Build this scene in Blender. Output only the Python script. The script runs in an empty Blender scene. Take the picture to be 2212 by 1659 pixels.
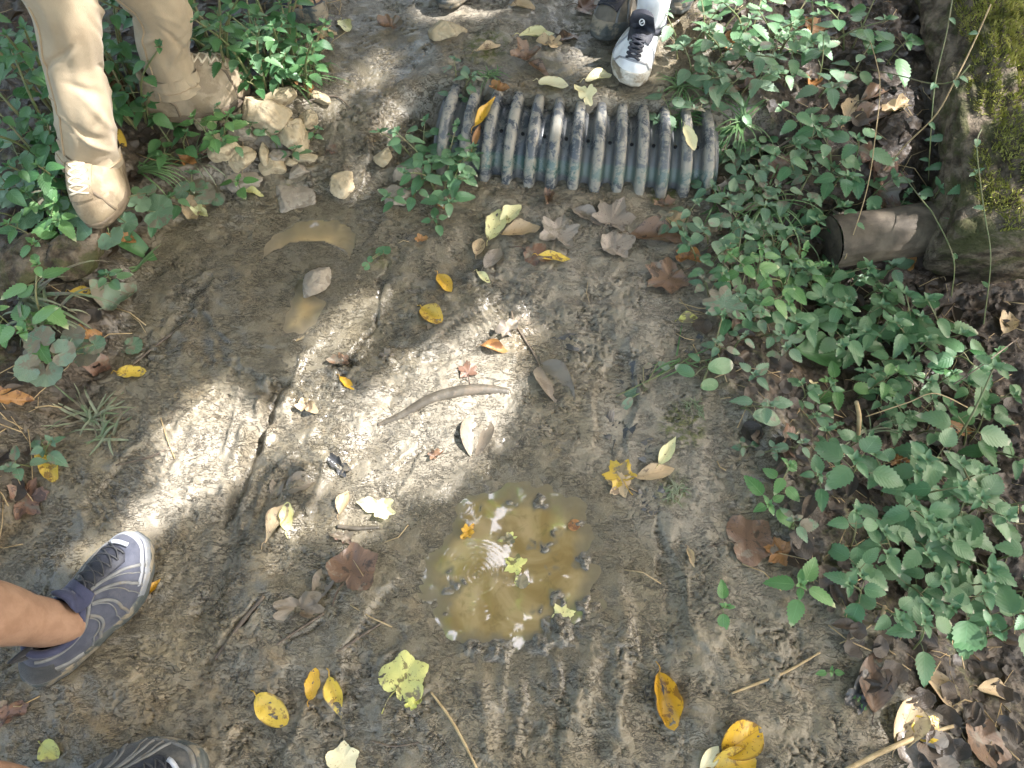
import bpy, math, random
import numpy as np
from mathutils import Vector, Matrix
R = math.radians
random.seed(11)
rng = np.random.default_rng(11)
scene = bpy.context.scene
COL = scene.collection

# ------------------------------------------------------------------ camera
CAMZ, PITCH, FPX = 1.5, 62.0, 1722.0          # metres, degrees below horizon, focal length in units of a 2212 px wide frame
cam_d = bpy.data.cameras.new('camera'); cam = bpy.data.objects.new('camera', cam_d); COL.objects.link(cam)
cam.location = (0, 0, CAMZ); cam.rotation_euler = (R(90 - PITCH), 0, 0)
cam_d.sensor_width = 36; cam_d.lens = 36 * FPX / 2212
cam_d.clip_start = .05; cam_d.clip_end = 500
scene.camera = cam

# ------------------------------------------------------------------ sky, sun, exposure
SUN_E, SUN_A = R(54), R(84)                    # elevation; azimuth from +Y towards +X
SUN = Vector((math.cos(SUN_E) * math.sin(SUN_A), math.cos(SUN_E) * math.cos(SUN_A), math.sin(SUN_E)))
world = bpy.data.worlds.new('World'); scene.world = world; world.use_nodes = True
wn = world.node_tree.nodes; wn.clear()
sky = wn.new('ShaderNodeTexSky'); sky.sky_type = 'NISHITA'; sky.sun_disc = False
sky.sun_elevation = SUN_E; sky.sun_rotation = SUN_A; sky.dust_density = 5.0; sky.air_density = 1.0; sky.ozone_density = .4
bg = wn.new('ShaderNodeBackground'); bg.inputs['Strength'].default_value = .15
wo = wn.new('ShaderNodeOutputWorld')
mx = wn.new('ShaderNodeMix'); mx.data_type = 'RGBA'; mx.blend_type = 'MULTIPLY'; mx.inputs[0].default_value = 1; mx.inputs[7].default_value = (1, .95, .83, 1)
world.node_tree.links.new(sky.outputs[0], mx.inputs[6]); world.node_tree.links.new(mx.outputs[2], bg.inputs[0]); world.node_tree.links.new(bg.outputs[0], wo.inputs[0])
sd = bpy.data.lights.new('sun', 'SUN'); sd.energy = 2.4; sd.angle = R(.53); sd.color = (1, .98, .985)
sun = bpy.data.objects.new('sun', sd); COL.objects.link(sun)
sun.rotation_euler = (-SUN).to_track_quat('-Z', 'Y').to_euler(); sun.location = (3, 3, 8)
scene.view_settings.view_transform = 'Standard'; scene.view_settings.look = 'None'
scene.view_settings.exposure = 2.75; scene.view_settings.gamma = 1
scene.cycles.max_bounces = 6; scene.cycles.use_denoising = True; scene.cycles.denoising_prefilter = 'NONE'

# ------------------------------------------------------------------ small maths
_s, _c = math.sin(R(PITCH)), math.cos(R(PITCH))
def ray(u, v):
    a = (829.5 - v) / FPX; b = (u - 1106) / FPX
    return b, _c + a * _s, -_s + a * _c
def at(u, v, z=0.0):
    b, y, dz = ray(u, v); t = (CAMZ - z) / -dz
    return Vector((b * t, y * t, z))
def sm(a, b, x):
    t = np.clip((np.asarray(x, dtype=float) - a) / (b - a), 0, 1); return t * t * (3 - 2 * t)
def pnoise(x, y, seed=0):
    x = np.asarray(x, float); y = np.asarray(y, float)
    xi = np.floor(x).astype(np.int64); yi = np.floor(y).astype(np.int64)
    xf = x - xi; yf = y - yi
    def g(ix, iy):
        h = (ix * 374761393 + iy * 668265263 + seed * 982451653) & 0xffffffff
        h = ((h ^ (h >> 13)) * 1274126177) & 0xffffffff
        h = h ^ (h >> 16)
        return (h & 0xffff) / 65536.0 * 2 * np.pi
    def d(ix, iy, fx, fy):
        a = g(ix, iy); return np.cos(a) * fx + np.sin(a) * fy
    u = xf * xf * xf * (xf * (xf * 6 - 15) + 10); v = yf * yf * yf * (yf * (yf * 6 - 15) + 10)
    a = d(xi, yi, xf, yf); b = d(xi + 1, yi, xf - 1, yf); c = d(xi, yi + 1, xf, yf - 1); e = d(xi + 1, yi + 1, xf - 1, yf - 1)
    return ((a * (1 - u) + b * u) * (1 - v) + (c * (1 - u) + e * u) * v) * 1.5
def fbm(x, y, o=3, seed=0):
    s = 0; a = 1; f = 1
    for k in range(o):
        s = s + a * pnoise(x * f, y * f, seed + k * 17); a *= .5; f *= 2.03
    return s
def poly_sd(px, py, poly):                     # signed distance, negative inside
    px = np.asarray(px, float); py = np.asarray(py, float)
    d = np.full(px.shape, 1e9); ins = np.zeros(px.shape, bool); n = len(poly)
    for i in range(n):
        ax, ay = poly[i][0], poly[i][1]; bx, by = poly[(i + 1) % n][0], poly[(i + 1) % n][1]
        ex, ey = bx - ax, by - ay; wx, wy = px - ax, py - ay
        t = np.clip((wx * ex + wy * ey) / (ex * ex + ey * ey + 1e-12), 0, 1)
        d = np.minimum(d, np.hypot(wx - ex * t, wy - ey * t))
        c = ((ay > py) != (by > py)) & (px < (bx - ax) * (py - ay) / (by - ay + 1e-12) + ax)
        ins ^= c
    return np.where(ins, -d, d)
def seg_d(px, py, pts):                        # distance to a polyline, and run along it 0..1
    d = np.full(np.shape(px), 1e9); L = 0; run = np.zeros(np.shape(px)); n = len(pts) - 1
    for i in range(n):
        ax, ay = pts[i][0], pts[i][1]; bx, by = pts[i + 1][0], pts[i + 1][1]
        ex, ey = bx - ax, by - ay
        t = np.clip(((px - ax) * ex + (py - ay) * ey) / (ex * ex + ey * ey + 1e-12), 0, 1)
        dd = np.hypot(px - ax - ex * t, py - ay - ey * t)
        run = np.where(dd < d, (i + t) / n, run); d = np.minimum(d, dd)
    return d, run

# ------------------------------------------------------------------ terrain, macro shape
def wpts(px, z=0): return [tuple(at(u, v, z)[:2]) for u, v in px]
LB = wpts([(-60, 1250), (40, 1120), (90, 1010), (160, 930), (240, 790), (300, 700), (325, 600), (350, 520), (480, 430), (590, 395), (690, 330), (700, 250), (735, 140), (770, 40), (790, -40)])
RB = wpts([(2010, 1720), (1940, 1560), (1840, 1430), (1760, 1330), (1690, 1200), (1650, 1060), (1610, 940), (1530, 850), (1490, 740), (1520, 600), (1480, 500), (1500, 440), (1570, 390), (1560, 300), (1460, 200), (1440, 60), (1440, -40)])
_ly = np.array([p[1] for p in LB]); _lx = np.array([p[0] for p in LB]); _o = np.argsort(_ly); _ly, _lx = _ly[_o], _lx[_o]
_ry = np.array([p[1] for p in RB]); _rx = np.array([p[0] for p in RB]); _o = np.argsort(_ry); _ry, _rx = _ry[_o], _rx[_o]
def dl(x, y): return np.interp(y, _ly, _lx) - x
def dr(x, y): return x - np.interp(y, _ry, _rx)
PIPE_A = at(955, 262, .06); PIPE_B = at(1550, 312, .06)
def pipe_y(x):
    t = (x - PIPE_A.x) / (PIPE_B.x - PIPE_A.x)
    return PIPE_A.y + (PIPE_B.y - PIPE_A.y) * t - .018 * 4 * np.clip(t, 0, 1) * (1 - np.clip(t, 0, 1))
def H0(x, y):
    x = np.asarray(x, float); y = np.asarray(y, float)
    L = dl(x, y); Rr = dr(x, y)
    left = .075 * sm(0, .13, L) + .05 * sm(.1, .7, L)
    amp = -.15 + .19 * sm(1.05, 1.5, y)
    right = amp * sm(.03, .42, Rr) + .012 * sm(.0, .05, Rr)
    ramp = .085 * sm(1.05, 1.75, y)
    step = .112 * sm(.02, .10, y - pipe_y(x))
    wx = sm(-.34, -.17, x) * (1 - sm(.56, .75, x))
    back = ramp * (1 - wx) + step * wx
    dome = -.02 * sm(.2, .9, np.abs(x - .1)) * 0
    bm = at(215, 400, .08); left = left + .045 * np.exp(-((x - bm.x) ** 2 + (y - bm.y - .05) ** 2) / .10 ** 2)
    return left + right + back * (1 - .6 * sm(0, .3, L)) * (1 - .7 * sm(.1, .4, Rr)) + dome

PUD1 = wpts([(925, 1215), (955, 1165), (985, 1105), (1010, 1068), (1090, 1052), (1170, 1058), (1212, 1085), (1245, 1100), (1272, 1150), (1282, 1230), (1280, 1290), (1255, 1335), (1225, 1370), (1180, 1385), (1140, 1395), (1090, 1408), (1030, 1402), (970, 1385), (945, 1350), (935, 1300), (922, 1255)])
PUD2 = wpts([(566, 640), (580, 575), (605, 528), (655, 500), (715, 498), (738, 515), (722, 545), (692, 560), (655, 566), (625, 590), (602, 618), (585, 645)], .01)
PUD3 = wpts([(620, 705), (637, 655), (655, 612), (668, 645), (695, 655), (675, 682), (648, 705)], .01)
LV1, LV2 = -.010, .004
ISL = [(1205, 1290, .016, .02), (1200, 1340, .018, .022), (1215, 1365, .02, .022), (1185, 1180, .014, .018), (1200, 1150, .012, .016), (1255, 1208, .012, .018), (1190, 1235, .010, .014), (1240, 1130, .008, .012), (1150, 1170, .010, .014), (985, 1265, .016, .018), (970, 1225, .010, .014), (1160, 1315, .010, .014), (1020, 1400, .016, .02), (1080, 1400, .020, .02), (1265, 1310, .012, .018), (1170, 1390, .016, .022), (965, 1320, .008, .012), (1100, 1085, .012, .014), (1165, 1080, .012, .016), (1040, 1100, .007, .012)]
RUTS = [([(380, 1640), (430, 1300), (520, 1000), (600, 780), (640, 640), (690, 470), (720, 300)], .075, .020, .004), ([(470, 1160), (540, 960), (610, 800), (650, 720), (705, 620)], .016, .024, .022), ([(650, 1180), (700, 1040), (860, 900)], .03, .007, .006), ([(900, 620), (1010, 540), (1130, 480)], .04, .008, .007), ([(1430, 1640), (1400, 1400), (1360, 1200), (1330, 1000)], .05, .010, .007), ([(430, 1440), (500, 1360), (565, 1300)], .006, .012, .004), ([(410, 1350), (470, 1250), (500, 1120)], .02, .008, .006),
        ([(1290, 1180), (1310, 1330), (1300, 1500), (1280, 1655)], .02, .012, .010), ([(1225, 1400), (1220, 1500), (1200, 1600)], .012, .008, .007), ([(1060, 1420), (1080, 1520), (1090, 1640)], .016, .008, .007), ([(1140, 1410), (1150, 1500), (1150, 1600)], .012, .009, .008),
        ([(600, 1400), (700, 1340)], .004, .006, .003), ([(330, 760), (420, 640), (470, 590)], .012, .006, .004), ([(860, 560), (760, 660), (690, 800)], .03, .008, .006), ([(1130, 700), (1200, 640), (1330, 640)], .02, .006, .005)]
PRINTS = [(770, 690, 75, .27), (430, 950, 70, .28), (930, 1000, 30, .28), (620, 1060, 65, .28), (1150, 1500, 95, .29), (1010, 720, 40, .27), (850, 330, 80, .28), (1420, 1250, 100, .28), (300, 1020, 50, .27), (560, 1600, 60, .28), (1330, 860, 80, .27), (780, 480, 70, .28), (860, 1320, 50, .28)]
STONE_PITS = []
SUNPOLY = [  # sun patch outlines on the ground; crown leaves are left out to open them
    [(285, 945), (345, 885), (410, 850), (480, 836), (532, 852), (528, 930), (500, 1040), (430, 1085), (350, 1100), (255, 1150), (150, 1215), (110, 1230), (190, 1165), (285, 1080), (335, 1025)],
    [(560, 920), (610, 890), (650, 855), (690, 880), (650, 945), (570, 1000), (520, 1035), (535, 960)],
    [(700, 935), (790, 850), (850, 790), (930, 740), (1000, 680), (1060, 640), (1125, 680), (1130, 750), (1110, 825), (1040, 832), (950, 845), (870, 872), (800, 905), (740, 950)],
    [(720, 990), (800, 935), (890, 905), (1000, 880), (1062, 895), (1068, 940), (1010, 990), (960, 1030), (900, 1060), (868, 1090), (830, 1135), (770, 1138), (728, 1125), (745, 1060), (700, 1015)],
    [(650, 705), (720, 640), (790, 632), (805, 670), (745, 730), (690, 775), (600, 800), (640, 760)],
    [(540, 1235), (590, 1150), (640, 1110), (655, 1150), (600, 1215)],
    [(820, 85), (880, 42), (960, 35), (1060, -10), (1300, -10), (1280, 50), (1180, 58), (1060, 78), (990, 100), (860, 102)],
    [(1110, 182), (1290, 148), (1340, 100), (1360, -20), (1440, -20), (1445, 200), (1360, 212), (1300, 218), (1200, 214)],
    [(700, 215), (790, 155), (800, 175), (720, 230)], [(780, 280), (840, 230), (850, 250), (800, 295)],
    [(1470, 130), (1540, 90), (1580, 150), (1520, 220), (1450, 215)], [(1620, 150), (1670, 120), (1680, 180), (1630, 200)], [(1860, 60), (1930, 50), (1960, 110), (1900, 125)],
    [(1560, 10), (1640, -10), (1680, 30), (1590, 50)], [(1730, 330), (1790, 345), (1760, 370)], [(1500, 290), (1560, 280), (1560, 330), (1510, 330)], [(1640, 230), (1690, 220), (1690, 260), (1650, 265)],
    [(2100, 1370), (2150, 1360), (2160, 1420), (2110, 1430)], [(2120, 740), (2190, 700), (2200, 750), (2130, 790)], [(1930, 1540), (1990, 1500), (2010, 1560), (1960, 1590)],
    [(2160, 380), (2230, 370), (2230, 480), (2180, 450)], [(2150, 1320), (2190, 1310), (2190, 1350), (2160, 1350)],
    [(430, 45), (480, 40), (480, 75), (440, 80)], [(500, 20), (530, 10), (530, 40)], [(0, 470), (50, 460), (50, 500), (0, 510)], [(10, 380), (60, 370), (60, 400), (20, 410)],
    [(720, 420), (775, 385), (775, 420), (740, 440)], [(900, 420), (935, 400), (935, 420)], [(540, 250), (600, 225), (620, 260), (570, 285)], [(650, 260), (690, 250), (690, 290), (660, 295)], [(410, 300), (520, 270), (530, 290), (420, 325)],
]
SUNPOLY_W = [[tuple(at(u, v, .03)[:2]) for u, v in p] for p in SUNPOLY]

def dense(a, b, st, far):
    c = list(np.arange(a, b, st)); k = st; lo = a; L = []
    while lo > -far: k *= 1.22; lo -= k; L.append(lo)
    hi = c[-1]; k = st; Rr = []
    while hi < far: k *= 1.22; hi += k; Rr.append(hi)
    return np.array(L[::-1] + c + Rr)
XS = dense(-1.62, 1.62, .0037, 70); YS = dense(-.04, 2.08, .0037, 70)
GX, GY = np.meshgrid(XS, YS)
near = (np.abs(GX) < 2.2) & (GY > -.8) & (GY < 2.8)
def build_height():
    x, y = GX, GY
    h = H0(x, y)
    L = dl(x, y); Rr = dr(x, y)
    bank = np.maximum(sm(-.02, .1, L), sm(-.02, .12, Rr))
    wx = x + .03 * pnoise(x * 4, y * 4, 91); wy = y + .03 * pnoise(x * 4, y * 4, 92)
    rough = sm(-.15, .5, fbm(x * 3.1, y * 3.1, 2, 40))
    h = h + .014 * fbm(wx * 2.6, wy * 2.6, 2, 1) + .007 * fbm(wx * 9, wy * 9, 3, 5) * (1 + 1.2 * bank)
    h = h + .0034 * fbm(wx * 26, wy * 32, 3, 9) * (.45 + .8 * rough + bank)
    # torn, dragged mud: short tears across the trail
    q = fbm(wx * 19, wy * 42, 2, 21); m = sm(.02, .30, pnoise(x * 9, y * 11, 33))
    h = h - .0072 * np.exp(-(q / .055) ** 2) * m * rough * (1 - bank)
    h = h + .0038 * sm(0, .16, q) * rough * m
    q2 = fbm(wx * 42, wy * 70, 2, 25); m2 = sm(.0, .25, pnoise(x * 13, y * 15, 35))
    h = h - .0048 * np.exp(-(q2 / .07) ** 2) * m2 * (1 - .5 * bank)
    # clods
    cl = fbm(x * 55, y * 60, 2, 60); h = h + .0038 * sm(.25, .7, cl) * (0.05 + .8 * rough + bank)
    for pts, w, dep, rid in RUTS:
        P = wpts(pts); d, run = seg_d(x + .008 * pnoise(x * 25, y * 25, 71), y + .008 * pnoise(x * 25, y * 25, 72), P)
        e = sm(0, .12, run) * (1 - sm(.88, 1, run))
        h = h - dep * np.exp(-(d / w) ** 2) * e + rid * np.exp(-((d - 1.7 * w) / (.7 * w)) ** 2) * e * (.5 + .8 * pnoise(x * 30, y * 30, 73))
    for u, v, deg, ln in PRINTS:
        c = at(u, v); a = R(deg); dx, dy = x - c.x, y - c.y
        s = (dx * math.cos(a) + dy * math.sin(a)) / ln; t = (-dx * math.sin(a) + dy * math.cos(a)) / ln
        wdt = .16 + .03 * np.cos(s * 9)
        ins = (1 - sm(.38, .5, np.abs(s))) * (1 - sm(.75, 1.0, np.abs(t) / wdt))
        lug = np.sin(s * ln * 2 * np.pi / .013 + 3 * np.abs(t) * 6) * np.cos(np.clip(t / wdt, -1, 1) * 4)
        h = h - ins * (.008 - .0040 * lug * sm(-.2, .3, pnoise(x * 12, y * 12, 80)))
        rim = np.exp(-((np.hypot(s / .5, t / wdt) - 1.02) / .12) ** 2); h = h + .006 * rim * sm(-.1, .4, pnoise(x * 20, y * 20, 82))
    # puddles: a hollow below the water, a lip round it
    s1 = poly_sd(x, y, PUD1) + .016 * pnoise(x * 20, y * 20, 50) + .006 * pnoise(x * 50, y * 50, 51)
    k1 = sm(.02, .12, s1); h = np.where(s1 < .12, h * k1 + (1 - k1) * (LV1 + np.clip(s1, -.05, .12) * .16 + .22 * (h - H0(x, y)) * sm(-.03, .03, s1)), h)
    h = np.where((s1 > .025) & (s1 < .13), np.maximum(h, LV1 + .0015), h)
    for u, v, r, a in ISL:
        c = at(u, v); d = np.hypot(x - c.x + .014 * pnoise(x * 60, y * 60, 53), y - c.y + .014 * pnoise(x * 60, y * 60, 54))
        h = h + (.62 * a * np.exp(-(d / r) ** 2) * (1 + .6 * pnoise(x * 120, y * 120, 56))) * (s1 < .02)
    for P in (PUD2, PUD3):
        s2 = poly_sd(x, y, P) + .008 * pnoise(x * 40, y * 40, 55)
        lv = LV2
        s2 = s2 - .016; k2 = sm(.015, .11, s2); h = np.where(s2 < .11, h * k2 + (1 - k2) * (lv + np.clip(s2, -.05, .11) * .13 + .22 * (h - H0(x, y)) * sm(-.03, .03, s2)), h)
        h = np.where((s2 > .02) & (s2 < .11), np.maximum(h, lv + .0015), h)
    # crust broken off in the bank earth
    h = h + bank * .010 * np.abs(fbm(x * 14, y * 14, 3, 77))
    py = pipe_y(x); inp = (x > PIPE_A.x - .03) & (x < PIPE_B.x + .03)
    h = np.where(inp & (np.abs(y - py - .03) < .10), np.minimum(h, .118 - .12 * sm(.0, .14, py + .06 - y)), h)
    return h
HG = build_height()
def H(x, y):
    x = np.asarray(x, float); y = np.asarray(y, float)
    i = np.clip(np.searchsorted(XS, x) - 1, 0, len(XS) - 2); j = np.clip(np.searchsorted(YS, y) - 1, 0, len(YS) - 2)
    fx = np.clip((x - XS[i]) / (XS[i + 1] - XS[i]), 0, 1); fy = np.clip((y - YS[j]) / (YS[j + 1] - YS[j]), 0, 1)
    return (HG[j, i] * (1 - fx) + HG[j, i + 1] * fx) * (1 - fy) + (HG[j + 1, i] * (1 - fx) + HG[j + 1, i + 1] * fx) * fy
def Hs(x, y, r=.03):                            # ground height averaged over a small disc
    k = np.linspace(-r, r, 5); a, b = np.meshgrid(k, k); return float(np.mean(H(x + a, y + b)))
def ground(u, v):
    z = 0.0
    for k in range(14):
        p = at(u, v, z); z = .5 * z + .5 * float(H(p.x, p.y))
    p = at(u, v, z); return Vector((p.x, p.y, float(H(p.x, p.y))))
# ------------------------------------------------------------------ node helpers and materials
class NT:
    def __init__(s, name):
        s.m = bpy.data.materials.new(name); s.m.use_nodes = True; s.t = s.m.node_tree; s.t.nodes.clear()
        s.out = s.t.nodes.new('ShaderNodeOutputMaterial')
    def n(s, typ, **k):
        o = s.t.nodes.new(typ)
        for a, b in k.items(): setattr(o, a, b)
        return o
    def set(s, node, key, val):
        i = node.inputs[key]
        if isinstance(val, bpy.types.NodeSocket): s.t.links.new(val, i)
        elif isinstance(val, (tuple, list)) and len(val) == 3 and i.type == 'RGBA': i.default_value = (*val, 1)
        else: i.default_value = val
    def coord(s, which='Object'): return s.n('ShaderNodeTexCoord').outputs[which]
    def scale(s, vec, sc):
        m = s.n('ShaderNodeMapping'); s.set(m, 'Vector', vec); m.inputs['Scale'].default_value = sc; return m.outputs[0]
    def noise(s, vec, scale, detail=3, rough=.55, dist=0):
        o = s.n('ShaderNodeTexNoise'); s.set(o, 'Vector', vec); s.set(o, 'Scale', scale); s.set(o, 'Detail', detail); s.set(o, 'Roughness', rough); s.set(o, 'Distortion', dist); return o.outputs['Fac']
    def vor(s, vec, scale, feat='F1', out='Distance'):
        o = s.n('ShaderNodeTexVoronoi', feature=feat); s.set(o, 'Vector', vec); s.set(o, 'Scale', scale); return o.outputs[out]
    def math(s, op, a, b=0.0, c=None, clamp=False):
        o = s.n('ShaderNodeMath', operation=op, use_clamp=clamp); s.set(o, 0, a); s.set(o, 1, b)
        if c is not None: s.set(o, 2, c)
        return o.outputs[0]
    def mr(s, v, a, b, c=0.0, d=1.0):
        o = s.n('ShaderNodeMapRange'); o.interpolation_type = 'SMOOTHSTEP'
        for k, x in zip(('Value', 'From Min', 'From Max', 'To Min', 'To Max'), (v, a, b, c, d)): s.set(o, k, x)
        return o.outputs[0]
    def mix(s, f, a, b, blend='MIX'):
        o = s.n('ShaderNodeMix', data_type='RGBA', blend_type=blend)
        s.set(o, 0, f); s.set(o, 6, a); s.set(o, 7, b); return o.outputs[2]
    def attr(s, name):
        o = s.n('ShaderNodeAttribute', attribute_name=name); return o
    def sep(s, col):
        o = s.n('ShaderNodeSeparateColor'); s.set(o, 0, col); return o.outputs
    def bump(s, h, strength=.5, dist=.002):
        o = s.n('ShaderNodeBump'); s.set(o, 'Height', h); s.set(o, 'Strength', strength); s.set(o, 'Distance', dist); return o.outputs[0]
    def bsdf(s, col, rough=.6, normal=None, spec=None, transl=None, **k):
        o = s.n('ShaderNodeBsdfPrincipled'); s.set(o, 'Base Color', col); s.set(o, 'Roughness', rough)
        if normal is not None: s.set(o, 'Normal', normal)
        if spec is not None: s.set(o, 'Specular IOR Level', spec)
        for a, b in k.items(): s.set(o, a.replace('_', ' '), b)
        res = o.outputs[0]
        if transl:
            t = s.n('ShaderNodeBsdfTranslucent'); s.set(t, 'Color', transl[1])
            mx = s.n('ShaderNodeMixShader'); s.set(mx, 0, transl[0]); s.t.links.new(res, mx.inputs[1]); s.t.links.new(t.outputs[0], mx.inputs[2]); res = mx.outputs[0]
        s.t.links.new(res, s.out.inputs[0]); return s.m

def mat_mud():
    s = NT('trail_mud'); P = s.coord(); A = s.attr('mud'); c = s.sep(A.outputs['Color'])
    wet, dry, hum = c[0], c[1], c[2]; moss = A.outputs['Alpha']
    n1 = s.noise(P, 4.5, 5, .6, .6); n2 = s.noise(P, 17, 5, .65, .4); n3 = s.noise(P, 70, 4, .65); n4 = s.noise(P, 330, 3, .7)
    base = s.mix(s.mr(n1, .36, .64), (.196, .163, .105), (.184, .161, .117))
    base = s.mix(s.math('MULTIPLY', s.mr(n2, .50, .72), .35), base, (.138, .114, .076))
    base = s.mix(s.math('MULTIPLY', s.mr(s.noise(P, 9, 4, .6, 1.0), .52, .68), .6), base, (.235, .175, .100))
    base = s.mix(s.math('MULTIPLY', s.mr(s.noise(P, 6.3, 3, .6), .56, .68), .5), base, (.165, .160, .138))
    base = s.mix(s.math('MULTIPLY', dry, s.mr(n2, .3, .6, .4, 1)), base, (.285, .250, .190))  # paler mud, partly laid over the sun patches
    base = s.mix(s.math('MULTIPLY', wet, .55), base, (.128, .110, .078))
    humc = s.mix(s.mr(n2, .4, .62), (.035, .025, .017), (.085, .058, .036))
    base = s.mix(hum, base, humc)
    mossc = s.mix(n3, (.05, .065, .012), (.12, .12, .03))
    base = s.mix(s.math('MULTIPLY', moss, s.mr(n3, .42, .56)), base, mossc)
    base = s.mix(s.mr(n3, .35, .7), s.mix(1.0, base, (.86, .86, .85), 'MULTIPLY'), base)
    base = s.mix(s.mr(n4, .3, .7), s.mix(1.0, base, (.82, .81, .80), 'MULTIPLY'), s.mix(1.0, base, (1.06, 1.06, 1.06), 'MULTIPLY'))
    base = s.mix(s.mr(s.vor(P, 95), .0, .16, .55, 0), base, (.06, .045, .032))
    W = s.scale(P, (1, 2.1, 1))
    cr = s.math('ABSOLUTE', s.math('SUBTRACT', s.noise(W, 26, 3, .6, 1.0), .5))
    crk = s.math('MULTIPLY', s.mr(cr, .004, .022, 1, 0), s.mr(s.noise(P, 15, 2), .47, .58))
    cr2 = s.math('ABSOLUTE', s.math('SUBTRACT', s.noise(W, 55, 3, .6, 1.5), .5))
    crk2 = s.math('MULTIPLY', s.mr(cr2, .008, .034, 1, 0), s.mr(s.noise(P, 22, 2), .42, .52))
    base = s.mix(s.math('MULTIPLY', s.math('MAXIMUM', crk, s.math('MULTIPLY', crk2, .85)), .66), base, (.058, .048, .034))
    h = s.math('ADD', s.math('MULTIPLY', n3, .55), s.math('MULTIPLY', n4, .16))
    h = s.math('SUBTRACT', h, s.math('MULTIPLY', crk, 1.6)); h = s.math('SUBTRACT', h, s.math('MULTIPLY', crk2, 1.0))
    h = s.math('ADD', h, s.math('MULTIPLY', s.noise(P, 900, 2), .03))
    rough = s.mr(s.math('ADD', s.math('MULTIPLY', wet, .6), s.math('MULTIPLY', s.noise(P, 12, 4), .7)), .15, .85, .42, .14)
    rough = s.math('ADD', rough, s.math('ADD', s.math('MULTIPLY', hum, .2), s.math('MULTIPLY', dry, .26)), clamp=True)
    return s.bsdf(base, rough, s.bump(h, .85, .0055), .5, None, Coat_Weight=s.math('MULTIPLY', s.math('MULTIPLY', wet, .55), s.mr(n2, .35, .6)), Coat_Roughness=.12)

def mat_water(name, c0, c1, ior=1.5):
    s = NT(name); P = s.coord(); dep = s.sep(s.attr('depth').outputs['Color'])[0]
    n = s.noise(P, 9, 4, .55, .8); n2 = s.noise(P, 42, 3, .6, .5)
    col = s.mix(s.mr(n, .38, .64), c0, c1); col = s.mix(s.math('MULTIPLY', s.mr(n2, .52, .72), .4), col, (.12, .092, .04))
    col = s.mix(s.mr(dep, .06, .62), s.mix(s.noise(P, 60, 4), (.150, .122, .078), (.20, .165, .11)), col)
    return s.bsdf(col, .03, None, 1.0, IOR=ior)

def mat_simple(name, c0, c1, scale=30, rough=.6, bumpd=.0, bscale=80, spec=.5, stain=None, transl=None, **k):
    s = NT(name); P = s.coord()
    col = s.mix(s.mr(s.noise(P, scale, 4, .6, .3), .35, .65), c0, c1)
    if stain: col = s.mix(s.math('MULTIPLY', s.mr(s.noise(P, stain[1], 5, .65, .5), stain[2], stain[2] + .12), stain[3]), col, stain[0])
    nm = s.bump(s.noise(P, bscale, 4, .65), .7, bumpd) if bumpd else None
    return s.bsdf(col, rough, nm, spec, transl, **k)

def mat_leaf(name, c0, c1, vein, spot=None, spotamt=.5, rough=.45, trans=.25, tip=None, mud=0.0):
    s = NT(name); A = s.sep(s.attr('leaf').outputs['Color']); P = s.coord(); oi = s.n('ShaderNodeObjectInfo').outputs['Random']
    off = s.n('ShaderNodeVectorMath', operation='ADD'); s.set(off, 0, P); cmb = s.n('ShaderNodeCombineXYZ'); s.set(cmb, 0, s.math('MULTIPLY', oi, 13.0)); s.set(cmb, 1, s.math('MULTIPLY', oi, 7.0)); s.t.links.new(cmb.outputs[0], off.inputs[1])
    Q = off.outputs[0]
    f = s.math('ADD', s.math('MULTIPLY', A[2], .6), s.math('MULTIPLY', s.noise(Q, 38, 3), .4))
    col = s.mix(s.mr(f, .2, .75), c0, c1)
    midrib = s.mr(A[1], .0, .06, .75, 0)
    side = s.math('ABSOLUTE', s.math('SINE', s.math('MULTIPLY', s.math('SUBTRACT', A[0], s.math('MULTIPLY', A[1], .28)), 24.0)))
    sidev = s.mr(side, 0, .16, .38, 0)
    col = s.mix(s.math('MAXIMUM', midrib, sidev), col, vein)
    if spot:
        sp = s.math('MAXIMUM', s.mr(s.noise(Q, 30, 4, .7, .5), 1 - spotamt, 1.06 - spotamt), s.math('MULTIPLY', s.mr(A[1], .82, 1.0), s.mr(s.noise(Q, 55, 2), .45, .55)))
        sp = s.math('MAXIMUM', sp, s.mr(s.noise(Q, 190, 2, .6), .66, .70))
        col = s.mix(s.math('MULTIPLY', sp, .85), col, spot)
    if tip: col = s.mix(s.math('MULTIPLY', s.mr(A[0], .80, .95), s.mr(A[2], .62, .7)), col, tip)
    if mud: col = s.mix(s.math('MULTIPLY', s.mr(s.noise(Q, 17, 4, .65, .5), .62 - mud * .3, .68 - mud * .3), .9), col, (.17, .14, .10))
    h = s.math('ADD', s.math('MULTIPLY', side, .4), s.math('MULTIPLY', s.noise(Q, 140, 3), .6))
    return s.bsdf(col, rough, s.bump(h, .5, .0012), .5, (trans, s.mix(1.0, col, (1.0, 1.25, .55), 'MULTIPLY')))

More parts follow.
